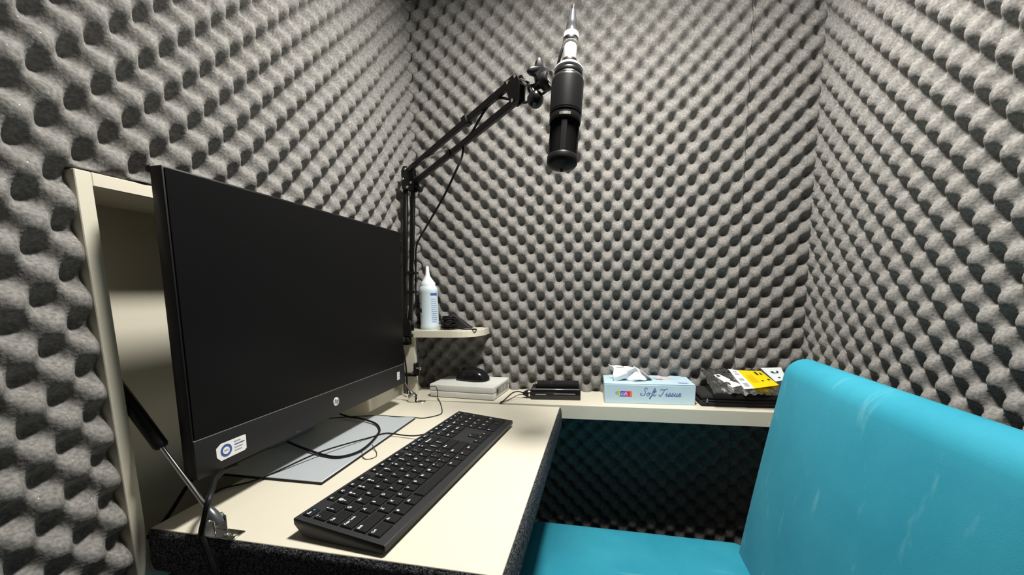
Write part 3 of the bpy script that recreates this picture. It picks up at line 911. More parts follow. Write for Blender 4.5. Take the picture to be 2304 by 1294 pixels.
S = [[(1.05, 1.75), (1.0, 2.05), (0.55, 2.0), (0.45, 1.6), (0.8, 1.15), (0.85, 0.5), (0.35, 0.05), (-0.25, 0.25), (-0.30, 0.6), (0.1, 0.55)]]
def o_(x): return [[(x + 0.4, 0.85), (x + 0.05, 0.6), (x, 0.15), (x + 0.3, 0.0), (x + 0.6, 0.3), (x + 0.55, 0.75), (x + 0.35, 0.85), (x + 0.55, 0.6), (x + 0.9, 0.65)]]
def f_(x): return [[(x, 0.5), (x + 0.4, 1.1), (x + 0.65, 1.9), (x + 0.40, 1.95), (x + 0.25, 1.2), (x + 0.15, 0.1), (x - 0.05, -0.75), (x - 0.25, -0.6), (x + 0.1, -0.05), (x + 0.6, 0.35)]]
def t_(x): return [[(x + 0.3, 1.6), (x + 0.12, 0.7), (x + 0.12, 0.1), (x + 0.35, 0.0), (x + 0.7, 0.4)], [(x - 0.1, 1.1), (x + 0.6, 1.2)]]
def T_(x): return [[(x - 0.25, 1.45), (x - 0.2, 1.85), (x + 0.4, 1.75), (x + 1.0, 1.85), (x + 1.35, 2.05)], [(x + 0.65, 1.75), (x + 0.45, 0.8), (x + 0.1, 0.05), (x - 0.35, 0.1), (x - 0.3, 0.45)]]
def i_(x): return [[(x, 0.35), (x + 0.25, 0.85), (x + 0.15, 0.15), (x + 0.35, 0.0), (x + 0.65, 0.35)], [(x + 0.33, 1.15), (x + 0.36, 1.25)]]
def s_(x): return [[(x, 0.3), (x + 0.35, 0.95), (x + 0.35, 0.7), (x + 0.5, 0.25), (x + 0.25, 0.0), (x + 0.05, 0.1), (x + 0.45, 0.05), (x + 0.8, 0.4)]]
def u_(x): return [[(x, 0.4), (x + 0.2, 0.85), (x + 0.1, 0.2), (x + 0.3, 0.0), (x + 0.6, 0.35), (x + 0.7, 0.85), (x + 0.62, 0.15), (x + 0.8, 0.0), (x + 1.05, 0.35)]]
def e_(x): return [[(x, 0.35), (x + 0.4, 0.55), (x + 0.42, 0.85), (x + 0.2, 0.8), (x + 0.08, 0.3), (x + 0.3, 0.0), (x + 0.75, 0.35)]]
strokes('script_lettering', S + o_(1.35) + f_(2.45) + t_(3.0) + T_(4.75) + i_(6.0) + s_(6.65) + s_(7.40) + u_(8.15) + e_(9.15), (0.0895, 0.0215), 0.00945, 0.00055, INKB, shear=0.22)

# the tissue pulled out of the box
bm = B()
nu, nv = 30, 16
g = []
for i in range(nu + 1):
    u = i / nu
    row_ = []
    for j in range(nv + 1):
        v = j / nv
        hgt = 0.038 * (1 - 0.15 * u) if u < 0.45 else 0.0355 * (1 - (u - 0.45) / 0.55) ** 0.8 + 0.004
        x = 0.030 + 0.098 * u - 0.012 * v * (1 - u) + 0.006 * math.sin(5 * v + 7 * u)
        y = 0.056 + (0.010 * math.sin(9 * u + 2.2 * v) + 0.006 * math.sin(17 * u - 3 * v)) * (0.3 + v) - 0.014 * v * math.sin(u * math.pi)
        z = TZ1 - 0.010 + (hgt + 0.010) * v ** 0.9 + 0.002 * math.sin(14 * u + 3) * v
        row_.append(bm.verts.new(Mt @ Vector((x, y, z))))
    g.append(row_)
for i in range(nu):
    for j in range(nv):
        bm.faces.new((g[i][j], g[i + 1][j], g[i + 1][j + 1], g[i][j + 1]))
# front fold falling over the opening
g = []
for i in range(nu + 1):
    u = i / nu
    row_ = []
    for j in range(nv + 1):
        v = j / nv
        hgt = 0.036 * (1 - 0.2 * u) * (1 if u < 0.5 else max(0.1, 1 - (u - 0.5) / 0.55))
        x = 0.020 + 0.088 * u + 0.020 * v * (0.5 - u) * 0.6 + 0.003 * math.sin(6 * v + 9 * u)
        y = 0.047 - 0.020 * v * (1 - v) * 2 - 0.010 * v + (0.004 * math.sin(11 * u + 4 * v)) * (0.5 + v)
        z = TZ1 + 0.002 + hgt * (1 - v) ** 0.85 + 0.0015 * math.sin(10 * u + 5 * v)
        row_.append(bm.verts.new(Mt @ Vector((x, y, z))))
    g.append(row_)
for i in range(nu):
    for j in range(nv):
        bm.faces.new((g[i][j], g[i + 1][j], g[i + 1][j + 1], g[i][j + 1]))
o = obj('paper_tissue', bm, TISSUE, base=tuple(Mt @ Vector((0.07, 0.056, TZ1))), angle=80)
_props(o, 'crumpled white tissue sticking out of the tissue box', 'tissue')
sm = o.modifiers.new('thickness', 'SOLIDIFY'); sm.thickness = 0.0004

# black case with plastic bag
t = thing('zip_case', (0.90, 0.71, SZ), 'flat black fabric case under the clear plastic bag', 'case')
Mc = Matrix.Translation((0.795, 0.6600, SZ)) @ Matrix.Rotation(math.radians(2), 4, 'Z')
bm = B(); add_box(bm, (0, 0, 0), (0.205, 0.100, 0.0150), 0.006, 3, Mc); add_box(bm, (0.0, 0.001, 0.0155), (0.205, 0.100, 0.0290), 0.006, 3, Mc); obj('shell', bm, FABRIC, t)
bm = B(); add_tube(bm, [Mc @ Vector(p) for p in ((0.004, 0.001, 0.0152), (0.10, -0.0008, 0.0152), (0.20, 0.001, 0.0152))], 0.0016, 6); obj('zip', bm, BLACK, t)
bm = B(); add_box(bm, (0.012, -0.0025, 0.0110), (0.016, 0.0, 0.0195), 0.0008, 1, Mc); obj('zip_pull', bm, CHROME, t)

def bagz(x, y):
    """height of the bag's upper film above the case"""
    yy = (y - 0.640) / 0.11
    return 0.0395 + 0.036 * yy + 0.0022 * math.sin(x * 190 + y * 60) * math.sin(y * 170 + 1)
t = thing('plastic_bag', (0.895, 0.70, 0.03), 'clear plastic zip bag with printed labels lying on the black case', 'plastic bag')
def film(name, lift, seed):
    bm = B(); nu, nv = 40, 28
    g = []
    rr = random.Random(seed)
    for i in range(nu + 1):
        row_ = []
        for j in range(nv + 1):
            u, v = i / nu, j / nv
            x = 0.812 + 0.178 * u + 0.010 * (1 - v) * (0.5 - u)
            y = 0.640 + 0.105 * v + 0.004 * math.sin(u * 9 + seed)
            e = min(1, 6 * min(u, 1 - u, v, 1 - v))
            z = bagz(x, y) + lift * e + rr.uniform(-0.0010, 0.0010) + 0.0030 * math.sin(x * 210 + seed) * math.sin(y * 160 + 2 * seed + x * 120)
            row_.append(bm.verts.new((x, y, z)))
        g.append(row_)
    for i in range(nu):
        for j in range(nv):
            bm.faces.new((g[i][j], g[i + 1][j], g[i + 1][j + 1], g[i][j + 1]))
    return obj(name, bm, BAG, t, angle=180)
film('upper_film', 0.004, 1)
film('lower_film', -0.006, 4)
def card(name, xy, m, lift, parent=t):
    bm = B()
    n = 8
    g = [[None] * (n + 1) for _ in range(n + 1)]
    a, b, c, d = [Vector((p[0], p[1])) for p in xy]
    for i in range(n + 1):
        for j in range(n + 1):
            u, v = i / n, j / n
            p = (a * (1 - u) + b * u) * (1 - v) + (d * (1 - u) + c * u) * v
            yy = (p.y - 0.640) / 0.11
            g[i][j] = bm.verts.new((p.x, p.y, 0.0395 + 0.036 * yy + lift))
    for i in range(n):
        for j in range(n):
            bm.faces.new((g[i][j], g[i + 1][j], g[i + 1][j + 1], g[i][j + 1]))
    return obj(name, bm, m, parent, smooth=False)
def sub(xy, u0, u1, v0, v1):
    a, b, c, d = [Vector(p) for p in xy]
    f = lambda u, v: (a * (1 - u) + b * u) * (1 - v) + (d * (1 - u) + c * u) * v
    return [f(u0, v0), f(u1, v0), f(u1, v1), f(u0, v1)]
yel = [(0.8924, 0.7280), (0.9440, 0.7262), (0.9620, 0.6640), (0.9060, 0.6470)]
wht = [(0.8724, 0.7340), (0.8924, 0.7280), (0.9060, 0.6470), (0.8824, 0.6430)]
wh2 = [(0.9489, 0.7410), (0.9966, 0.7460), (0.9876, 0.6880), (0.9600, 0.6790)]
c0 = card('yellow_label', yel, YELLOW, 0.0085)
for (u0, u1, v0, v1) in ((0.62, 0.72, 0.08, 0.30), (0.80, 0.88, 0.14, 0.30), (0.55, 0.63, 0.62, 0.70), (0.82, 0.92, 0.58, 0.66)):
    card('print_mark', sub(yel, u0, u1, v0, v1), INKK, 0.0089, c0)
for i in range(5):
    card('print_line', sub(yel, 0.14 + 0.06 * i, 0.16 + 0.06 * i, 0.3, 0.75), mat('amber_ink', (0.45, 0.25, 0.0), 0.5, noise=0.1), 0.0089, c0)
c1 = card('white_label', wht, WHITE, 0.0085)
for (v0, v1) in ((0.10, 0.16), (0.22, 0.30), (0.48, 0.60), (0.72, 0.90)):
    card('print_line', sub(wht, 0.30, 0.75, v0, v1), INKG, 0.0089, c1)
c2 = card('white_card', wh2, mat('pale_card', (0.66, 0.72, 0.74), 0.5, noise=0.03), 0.0085)
for (u0, u1, v0, v1) in ((0.35, 0.7, 0.40, 0.46), (0.30, 0.45, 0.30, 0.40), (0.62, 0.72, 0.28, 0.42), (0.45, 0.62, 0.75, 0.82)):
    card('print_mark', sub(wh2, u0, u1, v0, v1), INKK, 0.0089, c2)
c3 = card('packing_slip', [(0.832, 0.708), (0.846, 0.712), (0.884, 0.664), (0.860, 0.652)], CLEARISH, 0.0062)

# ================================================================== things on the corner shelf
bx, by = 0.0730, 0.7290
t = thing('squeeze_bottle', (bx, by, CS), 'pale blue squeeze bottle with white nozzle on the corner shelf', 'bottle')
mb = Matrix.Translation((bx, by, CS))
bm = B(); add_lathe(bm, [(0.0, 0.0), (0.025, 0.0), (0.027, 0.003), (0.0270, 0.010), (0.0262, 0.012), (0.0262, 0.104), (0.0270, 0.107), (0.0265, 0.114), (0.0245, 0.119), (0.0215, 0.1225), (0.0, 0.1225)], 40, mb, cap=False); obj('body', bm, BOTTLE, t)
bm = B(); add_lathe(bm, [(0.0208, 0.1226), (0.0208, 0.131), (0.0175, 0.135), (0.0125, 0.142), (0.0075, 0.150), (0.0062, 0.156), (0.0048, 0.172), (0.0038, 0.178), (0.0, 0.1785)], 32, mb); obj('nozzle', bm, NOZZLE, t)
def wrap(name, a0, a1, z0, z1, m, r=0.02635):
    bm = B(); n = 10
    A = [bm.verts.new((bx + r * math.cos(a0 + (a1 - a0) * i / n), by + r * math.sin(a0 + (a1 - a0) * i / n), CS + z0)) for i in range(n + 1)]
    Bq = [bm.verts.new((bx + r * math.cos(a0 + (a1 - a0) * i / n), by + r * math.sin(a0 + (a1 - a0) * i / n), CS + z1)) for i in range(n + 1)]
    for i in range(n): bm.faces.new((A[i], A[i + 1], Bq[i + 1], Bq[i]))
    return obj(name, bm, m, t)
dg = math.radians
wrap('printed_band', dg(-55), dg(-5), 0.0955, 0.1025, INKB, 0.0264)
INKF = mat('faded_blue_ink', (0.30, 0.42, 0.62), 0.5, noise=0.35, nscale=700)
for i in range(12):
    z = 0.020 + i * 0.0058
    wrap('printed_line', dg(-53), dg(-20 + (i * 37 % 11)), z, z + 0.0026, INKF, 0.0264)
wrap('printed_mark', dg(-148), dg(-118), 0.048, 0.060, INKK, 0.0264)
wrap('printed_mark', dg(-150), dg(-122), 0.072, 0.0745, INKB, 0.0264)
wrap('printed_mark', dg(-150), dg(-122), 0.036, 0.0375, INKB, 0.0264)
wrap('printed_mark', dg(-150), dg(-128), 0.100, 0.102, INKB, 0.0264)

# heap of black leads with a small dark pouch
pts = []
rr = random.Random(3)
for i in range(80):
    a = i * 1.9
    pts.append((0.140 + 0.030 * math.cos(a) * rr.uniform(0.4, 1.0), 0.706 + 0.024 * math.sin(a) * rr.uniform(0.4, 1.0), CS + 0.003 + 0.042 * max(0, 1 - abs(i - 45) / 38) * rr.uniform(0.3, 1.0)))
pts += [(0.170, 0.700, CS + 0.003), (0.195, 0.694, CS + 0.0016), (0.215, 0.700, CS + 0.0016), (0.226, 0.690, CS + 0.0016), (0.222, 0.680, CS + 0.0016), (0.214, 0.684, CS + 0.0016)]
cable('tangled_lead', pts, 0.0015, 'tangled heap of thin black leads beside the squeeze bottle', n=6)
bm = B()
P = [(0.112, 0.738, CS), (0.200, 0.728, CS), (0.196, 0.762, CS), (0.116, 0.766, CS), (0.124, 0.746, CS + 0.040), (0.138, 0.745, CS + 0.043), (0.138, 0.757, CS + 0.043), (0.124, 0.758, CS + 0.040)]
vs = [bm.verts.new(p) for p in P]
for f in ((0, 1, 2, 3), (0, 4, 5, 1), (1, 5, 6, 2), (2, 6, 7, 3), (3, 7, 4, 0), (4, 7, 6, 5)): bm.faces.new([vs[i] for i in f])
bmesh.ops.recalc_face_normals(bm, faces=bm.faces[:])
bmesh.ops.bevel(bm, geom=bm.edges[:], offset=0.004, segments=3, profile=0.5, affect='EDGES')
o = obj('wedge_pouch', bm, mat('dark_pouch', (0.016, 0.016, 0.016), 0.5, spec=0.3, noise=0.2, nscale=60), base=(0.155, 0.75, CS)); _props(o, 'dark wedge-shaped pouch behind the tangled leads', 'pouch')

# ================================================================== microphone arm
Yb = 0.660
t = thing('boom_stand', (0.036, Yb, 0.03), 'black scissor boom arm clamped beside the corner shelf holding the microphone', 'microphone arm')
# clamp gripping the support board
bm = B()
add_box(bm, (0.0015, 0.656, 0.055), (0.0085, 0.674, 0.150), 0.001, 1)
add_box(bm, (0.0015, 0.656, 0.143), (0.040, 0.674, 0.152), 0.001, 1)
add_box(bm, (0.0015, 0.656, 0.055), (0.056, 0.674, 0.063), 0.001, 1)
add_box(bm, (0.050, 0.656, 0.055), (0.057, 0.674, 0.092), 0.001, 1)
obj('clamp', bm, STEEL, t)
bm = B(); add_cyl(bm, (0.046, 0.665, 0.0765), (0.066, 0.665, 0.0765), 0.0028, 12); add_lathe(bm, [(0.0, 0), (0.0045, 0.0), (0.005, 0.002), (0.005, 0.006), (0.003, 0.008), (0, 0.008)], 14, frame_z((0.062, 0.665, 0.0765), (0.07, 0.665, 0.0765))); obj('clamp_screw', bm, BRASS, t)
base = Vector((0.036, Yb, 0.158)); piv = Vector((0.0375, Yb, 0.192))
bm = B(); add_lathe(bm, [(0.010, -0.006), (0.010, 0.004), (0.007, 0.007), (0.006, 0.018)], 20, Matrix.Translation(base)); obj('base_post', bm, STEEL, t)
bm = B(); add_box(bm, (0.024, 0.6505, 0.168), (0.052, 0.6535, 0.212), 0.002, 1); add_box(bm, (0.024, 0.6665, 0.168), (0.052, 0.6695, 0.212), 0.002, 1); add_box(bm, (0.024, 0.6535, 0.166), (0.052, 0.6665, 0.174), 0.001, 1); obj('base_yoke', bm, STEEL, t)
# lower rails
E0 = Vector((0.0540, Yb, 0.565)); E1 = Vector((0.0750, Yb, 0.560))
A0 = Vector((0.0290, Yb, 0.185)); A1 = Vector((0.0470, Yb, 0.200))
for a, b in ((A0, E0), (A1, E1)):
    bm = B(); add_bar(bm, a, b, 0.0108, 0.0100, 0.001); obj('lower_rail', bm, STEEL, t)
bm = B(); add_cyl(bm, A0.lerp(A1, .5) + Vector((0, 0, 0.02)), E0.lerp(E1, .5) - Vector((0, 0, 0.20)), 0.0022, 10); add_cyl(bm, E0.lerp(E1, .5) - Vector((0, 0, 0.20)), E0.lerp(E1, .5), 0.0012, 8); obj('spring', bm, CHROME, t)
# elbow plates
bm = B()
for y in (Yb - 0.0095, Yb + 0.0095):
    pl = [(0.049, 0.555), (0.080, 0.548), (0.084, 0.566), (0.080, 0.606), (0.056, 0.612), (0.049, 0.600)]
    lo_ = [bm.verts.new((x, y - 0.0016, z)) for x, z in pl]; hi_ = [bm.verts.new((x, y + 0.0016, z)) for x, z in pl]
    bm.faces.new(lo_); bm.faces.new(hi_[::-1])
    for i in range(6): bm.faces.new((lo_[i], hi_[i], hi_[(i + 1) % 6], lo_[(i + 1) % 6]))
obj('elbow_plate', bm, STEEL, t, smooth=False)
for x, z in ((0.0525, 0.5790), (0.0755, 0.5690), (0.0640, 0.5580), (0.061, 0.603)):
    bm = B(); add_lathe(bm, [(0.0035, 0), (0.0035, 0.0018), (0.002, 0.003), (0, 0.003)], 12, frame_z((x, Yb - 0.0110, z), (x, Yb - 0.03, z))); obj('bolt', bm, BRASS, t)
bm = B(); add_lathe(bm, [(0.0, 0), (0.011, 0.0), (0.012, 0.003), (0.012, 0.010), (0.009, 0.014), (0, 0.014)], 18, frame_z((0.085, Yb + 0.006, 0.562), (0.105, Yb + 0.012, 0.553))); obj('elbow_knob', bm, BLACK, t)
# upper rails reaching towards the microphone
U0 = Vector((0.0600, Yb, 0.600)); U1 = Vector((0.0790, Yb, 0.570))
T0 = Vector((0.3960, 0.4055, 0.6560)); T1 = Vector((0.4045, 0.4050, 0.6245))
sd = (T0 - U0).cross(T1 - T0).normalized()
for a, b in ((U0, T0), (U1, T1)):
    bm = B(); add_bar(bm, a, b, 0.0118, 0.0100, 0.001, side=sd); obj('upper_rail', bm, STEEL, t)
bm = B(); add_cyl(bm, U0 + Vector((-0.002, -0.004, 0.006)), U0.lerp(T0, 0.42) * 0.45 + U1.lerp(T1, 0.44) * 0.55, 0.0022, 10); obj('spring', bm, CHROME, t)
bm = B(); add_cyl(bm, U1 + Vector((0.004, -0.004, 0.012)), U1.lerp(T1, 0.40) + Vector((0, 0, 0.004)), 0.0020, 10); obj('spring', bm, CHROME, t)
# cable clips on the rail
def wrapclip(p, d, s):
    bm = B(); d = Vector(d).normalized()
    add_bar(bm, Vector(p) - d * 0.009, Vector(p) + d * 0.009, s, s, 0.002, side=sd)
    obj('cable_clip', bm, BLACK, t)
wrapclip(U0.lerp(T0, 0.66), T0 - U0, 0.0185)
wrapclip(U1.lerp(T1, 0.44), T1 - U1, 0.0150)
for z in (0.335, 0.285):
    bm = B(); add_box(bm, (0.0335 + (z - 0.2) * 0.066, Yb - 0.008, z), (0.0665 + (z - 0.2) * 0.066, Yb + 0.008, z + 0.007), 0.0015, 1); obj('cable_clip', bm, BLACK, t)
# head plates
hd = (T0 - U0).normalized()
bm = B()
up2 = (T0 - T1).normalized()
for s in (-1, 1):
    off = sd * 0.0072 * s
    pl = [T0 - hd * 0.010 + up2 * 0.005, T0 + hd * 0.022 + up2 * 0.004, T0 + hd * 0.026 - up2 * 0.010, T1 + hd * 0.012 - up2 * 0.006, T1 - hd * 0.008 - up2 * 0.006]
    lo_ = [bm.verts.new(p + off - sd * 0.0014) for p in pl]; hi_ = [bm.verts.new(p + off + sd * 0.0014) for p in pl]
    m_ = len(pl)
    bm.faces.new(lo_); bm.faces.new(hi_[::-1])
    for i in range(m_): bm.faces.new((lo_[i], hi_[i], hi_[(i + 1) % m_], lo_[(i + 1) % m_]))
obj('head_plate', bm, STEEL, t, smooth=False)
vd = sd if sd.y < 0 else -sd
for p in (T0, T0 + hd * 0.021, T1):
    bm = B(); add_lathe(bm, [(0.0036, 0), (0.0036, 0.0018), (0.002, 0.003), (0, 0.003)], 12, frame_z(p + vd * 0.0084, p + vd * 0.03)); obj('bolt', bm, BRASS, t)
# swivel, knobs and thread that carry the microphone
HP = T0 + hd * 0.022
bm = B(); add_cyl(bm, HP - up2 * 0.008, HP + Vector((0.016, -0.006, -0.018)), 0.0042, 14); obj('swivel', bm, CHROME, t)
KC = Vector((0.4500, 0.3860, 0.6570))
bm = B()
kn = []
for i in range(36):
    a = 2 * math.pi * i / 36
    kn.append((0.0160 + 0.0052 * math.cos(4 * a), a))
mk = frame_z(KC + Vector((-0.004, 0.006, 0.002)), KC + Vector((0.008, -0.016, 0.000)))
rings = []
for hgt, sc in ((0.0, 0.85), (0.002, 1.0), (0.009, 1.0), (0.011, 0.85)):
    rings.append([bm.verts.new(mk @ Vector((r * sc * math.cos(a), r * sc * math.sin(a), hgt))) for r, a in kn])
for a, b in zip(rings[:-1], rings[1:]):
    for i in range(36):
        bm.faces.new((a[i], a[(i + 1) % 36], b[(i + 1) % 36], b[i]))
bm.faces.new(rings[0][::-1]); bm.faces.new(rings[-1])
obj('wing_knob', bm, BLACK, t, angle=50)
bm = B(); add_lathe(bm, [(0.0, -0.0145)] + [(0.0145 * math.cos(a), 0.0145 * math.sin(a)) for a in [math.radians(x) for x in range(-75, 76, 15)]] + [(0.0, 0.0145)], 20, Matrix.Translation((0.4420, 0.3870, 0.6150))); obj('ball_knob', bm, BLACKG, t)
bm = B(); add_cyl(bm, (0.4330, 0.392, 0.640), (0.4420, 0.387, 0.620), 0.0042, 12); obj('ball_stem', bm, CHROME, t)
bm = B(); add_cyl(bm, (0.4300, 0.396, 0.636), (0.4720, 0.378, 0.640), 0.0062, 14); add_lathe(bm, [(0.0, 0), (0.0135, 0.0), (0.0150, 0.003), (0.0150, 0.011), (0.0135, 0.014), (0, 0.014)], 24, frame_z((0.456, 0.385, 0.639), (0.490, 0.368, 0.641))); obj('pivot', bm, BLACK, t)
bm = B(); add_lathe(bm, [(0.0105, 0), (0.0125, 0.001), (0.0125, 0.003), (0.0105, 0.004)], 24, frame_z((0.4695, 0.3782, 0.640), (0.490, 0.368, 0.641))); obj('pivot_washer', bm, CHROME, t)

# ================================================================== microphone
mtop = Vector((0.5026, 0.3532, 0.6433)); mbot = Vector((0.4920, 0.3278, 0.4740))
t = thing('studio_microphone', tuple(mbot), 'black condenser microphone hanging upside down from the boom arm', 'microphone')
MZ_ = frame_z(mbot, mtop)
_fl = MZ_.inverted() @ Vector((0.53, -0.356, 0.284))
facing = math.atan2(_fl.y, _fl.x)       # the head is turned so one post faces the front of the booth
def lat(name, prof, m, n=40, cap=True, par=None):
    bm = B(); add_lathe(bm, prof, n, MZ_, cap); return obj(name, bm, m, par or t)
lat('end_cap', [(0.0, 0.0), (0.0020, 0.0008), (0.0025, 0.004), (0.012, 0.0060), (0.0215, 0.0095), (0.0244, 0.0130), (0.0250, 0.0165), (0.0250, 0.0230), (0.0242, 0.0245), (0.0225, 0.0245)], MICB, cap=False)
lat('grille', [(0.0212, 0.0245), (0.0212, 0.0790)], MICG, cap=False)
# frame of the head: posts between end cap and body
for k in range(4):
    a0 = facing + math.pi / 2 * k
    bm = B(); hw = math.radians(11)
    cs = []
    for zz in (0.0240, 0.0795):
        cs.append([bm.verts.new(MZ_ @ Vector((r * math.cos(a0 + s), r * math.sin(a0 + s), zz))) for r, s in ((0.0206, -hw), (0.0234, -hw), (0.0236, 0), (0.0234, hw), (0.0206, hw))])
    for i in range(5): bm.faces.new((cs[0][i], cs[0][(i + 1) % 5], cs[1][(i + 1) % 5], cs[1][i]))
    bm.faces.new(cs[0][::-1]); bm.faces.new(cs[1])
    obj('head_post', bm, MICB, t)
lat('lower_ring', [(0.0205, 0.0785), (0.0238, 0.0785), (0.0246, 0.0765), (0.0252, 0.0775), (0.0254, 0.0830), (0.0254, 0.0880), (0.0240, 0.0885)], MICB, cap=False)
lat('groove', [(0.0240, 0.0880), (0.0240, 0.0915)], STEEL, cap=False)
lat('body', [(0.0240, 0.0910), (0.0258, 0.0915), (0.0258, 0.0930), (0.0252, 0.0934), (0.0252, 0.0944), (0.0258, 0.0948), (0.0260, 0.1440), (0.0256, 0.1465), (0.0240, 0.1490), (0.0225, 0.1495)], MICB, cap=False)
bm = B()
badge_a = facing
cs = [[bm.verts.new(MZ_ @ Vector((0.02555 * math.cos(badge_a + s), 0.02555 * math.sin(badge_a + s), zz))) for s in (-0.35, -0.2, -0.05, 0.05, 0.2, 0.35)] for zz in (0.0805, 0.0850)]
for i in range(5): bm.faces.new((cs[0][i], cs[0][i + 1], cs[1][i + 1], cs[1][i]))
obj('badge', bm, mat('badge_metal', (0.45, 0.44, 0.40), 0.35, metal=1.0, noise=0.3, nscale=300), t)
lat('chrome_band', [(0.0225, 0.1490), (0.0228, 0.1500), (0.0228, 0.1520), (0.0222, 0.1530)], CHROME, cap=False)
lat('neck', [(0.0222, 0.1528), (0.0228, 0.1545), (0.0228, 0.1590), (0.0215, 0.1610), (0.0195, 0.1625)], MICB, cap=False)
lat('collar', [(0.0190, 0.1620), (0.0232, 0.1640), (0.0226, 0.1660), (0.0180, 0.1710), (0.0125, 0.1730), (0.0, 0.1730)], WHITE, cap=False)
lat('socket_ring', [(0.0120, 0.1725), (0.0124, 0.1740), (0.0124, 0.1790), (0.0118, 0.1805)], REDBR)
pl = lat('plug', [(0.0108, 0.1800), (0.0112, 0.1810), (0.0108, 0.2060), (0.0120, 0.2070), (0.0122, 0.2080), (0.0122, 0.2220), (0.0118, 0.2240), (0.0, 0.2240)], mat('bright_plug', (0.80, 0.80, 0.79), 0.25, metal=0.25, noise=0.03), cap=False)
lat('plug_band', [(0.0123, 0.2085), (0.0125, 0.2092), (0.0125, 0.2150), (0.0123, 0.2157)], CHROME, par=pl)
lat('cable_boot', [(0.0105, 0.2238), (0.0098, 0.2280), (0.0086, 0.2350), (0.0088, 0.2360), (0.0076, 0.2440), (0.0060, 0.2530), (0.0048, 0.2620), (0.0, 0.2630)], mat('boot_plastic', (0.05, 0.05, 0.055), 0.18, coat=0.5, noise=0.05))

tip = MZ_ @ Vector((0, 0, 0.262))
mc = [tip, tip + Vector((0.0005, 0.006, 0.012)), tip + Vector((-0.003, 0.022, 0.012)), tip + Vector((-0.008, 0.030, -0.010)), (0.4890, 0.388, 0.690), (0.4760, 0.394, 0.655), (0.4660, 0.408, 0.642), (0.4440, 0.418, 0.634), (0.4160, 0.422, 0.628)]
for f_r, dz in ((0.88, 0.012), (0.78, 0.010), (0.66, -0.012)):
    mc.append(U0.lerp(T0, f_r) * 0.5 + U1.lerp(T1, f_r) * 0.5 + Vector((0.004, -0.004, dz)))
mc += [(0.266, 0.520, 0.604), (0.262, 0.512, 0.575), (0.250, 0.505, 0.545), (0.210, 0.530, 0.500), (0.150, 0.580, 0.455), (0.100, 0.630, 0.425), (0.073, 0.664, 0.405), (0.066, 0.672, 0.370), (0.060, 0.676, 0.300), (0.055, 0.676, 0.250), (0.030, 0.652, 0.200), (0.0180, 0.648, 0.165), (0.030, 0.645, 0.120), (0.034, 0.645, 0.060), (0.034, 0.642, 0.008)]
cable('microphone_cable', mc, 0.0024, 'black microphone cable drooping along the boom arm')

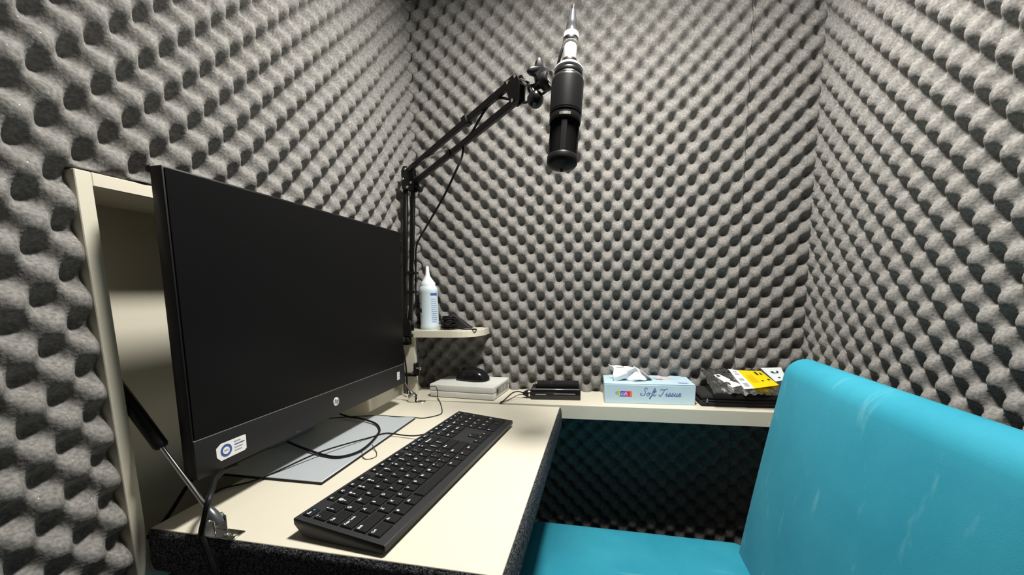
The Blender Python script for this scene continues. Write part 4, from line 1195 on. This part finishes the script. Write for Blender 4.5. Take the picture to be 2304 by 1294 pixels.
# ================================================================== chair
t = thing('upholstered_chair', (0.65, 0.27, -H0), 'turquoise velvet chair with a padded back beside the desk', 'chair')
def pad(lo, hi, r, seg, fn):
    bm = B(); add_box(bm, lo, hi)
    bmesh.ops.subdivide_edges(bm, edges=bm.edges[:], cuts=10, use_grid_fill=True)
    lo = Vector(lo); hi = Vector(hi)
    for v in bm.verts:
        # round the box: clamp to inner box and push out by r
        c = Vector((min(max(v.co[i], lo[i] + r[i]), hi[i] - r[i]) for i in range(3)))
        d = v.co - c
        q = Vector((d[i] / r[i] for i in range(3)))
        if q.length > 1e-9:
            m_ = max(abs(q.x), abs(q.y), abs(q.z))
            q = q.normalized() * m_
            v.co = c + Vector((q[i] * r[i] for i in range(3)))
    for v in bm.verts: v.co = fn(v.co)
    return bm
def dense(lo, hi, r, fn, cuts=(6, 26, 26)):
    """rounded slab from six grids, shaped by fn"""
    bm = B()
    lo = Vector(lo); hi = Vector(hi); r = Vector(r)
    def coords(i, n):
        a = [lo[i] + r[i] * (1 - math.cos(math.pi / 2 * k / 6)) for k in range(7)]
        b = [lo[i] + r[i] + (hi[i] - lo[i] - 2 * r[i]) * k / n for k in range(1, n)]
        c = [hi[i] - r[i] * (1 - math.cos(math.pi / 2 * k / 6)) for k in range(6, -1, -1)]
        return a + b + c
    ax = [coords(i, cuts[i]) for i in range(3)]
    cache = {}
    def vert(i, j, k):
        if (i, j, k) not in cache:
            p = Vector((ax[0][i], ax[1][j], ax[2][k]))
            c = Vector([min(max(p[q], lo[q] + r[q]), hi[q] - r[q]) for q in range(3)])
            d = Vector([(p[q] - c[q]) / r[q] for q in range(3)])
            m_ = max(abs(d.x), abs(d.y), abs(d.z))
            if d.length > 1e-9: d = d.normalized() * m_
            p = c + Vector([d[q] * r[q] for q in range(3)])
            cache[(i, j, k)] = bm.verts.new(fn(p))
        return cache[(i, j, k)]
    n = [len(a) - 1 for a in ax]
    for a, b, c in ((0, 1, 2), (1, 2, 0), (2, 0, 1)):
        for end in (0, n[c]):
            for i in range(n[a]):
                for j in range(n[b]):
                    ids = []
                    for di, dj in ((0, 0), (1, 0), (1, 1), (0, 1)):
                        q = [0, 0, 0]; q[a] = i + di; q[b] = j + dj; q[c] = end
                        ids.append(vert(*q))
                    try: bm.faces.new(ids)
                    except ValueError: pass
    return bm
SEATZ = -0.262
def back_fn(p):
    z = p.z
    s = (z + 0.30) / 0.45
    lean = 0.058 * s + 0.006 * s * s
    yc = (p.y - 0.245) / 0.25
    x = p.x + lean + 0.012 * yc * yc * 0.3
    # soft fullness of the padding
    full = 0.006 * math.cos(min(1, abs(yc)) * math.pi / 2) * math.sin(max(0, min(1, s)) * math.pi)
    if p.x < 0.86: x -= full
    y = p.y + (0.018 if p.y > 0.245 else -0.018) * (1 - s) * min(1, abs(yc))
    return Vector((x, y, z))
bm = dense((0.830, -0.010, -0.330), (0.888, 0.492, 0.150), (0.0285, 0.026, 0.030), back_fn)
obj('backrest', bm, VELVET, t, angle=180)
def seat_fn(p):
    u = (p.x - 0.42) / 0.43; v = (p.y - 0.27) / 0.27
    dome = 0.010 * max(0, 1 - u * u * 0.2) * max(0, 1 - v * v)
    return Vector((p.x, p.y + 0.012 * (0.85 - p.x), p.z + (dome if p.z > SEATZ - 0.05 else 0)))
bm = dense((0.390, -0.010, SEATZ - 0.100), (0.868, 0.542, SEATZ), (0.030, 0.030, 0.022), seat_fn, (26, 26, 6))
obj('seat', bm, VELVET, t, angle=180)
for x in (0.43, 0.83):
    for y in (0.03, 0.50):
        bm = B(); add_cyl(bm, (x + (0.02 if x > 0.6 else -0.02), y, -H0), (x, y, SEATZ - 0.095), 0.009, 16, 0.014); obj('leg', bm, STEEL, t)
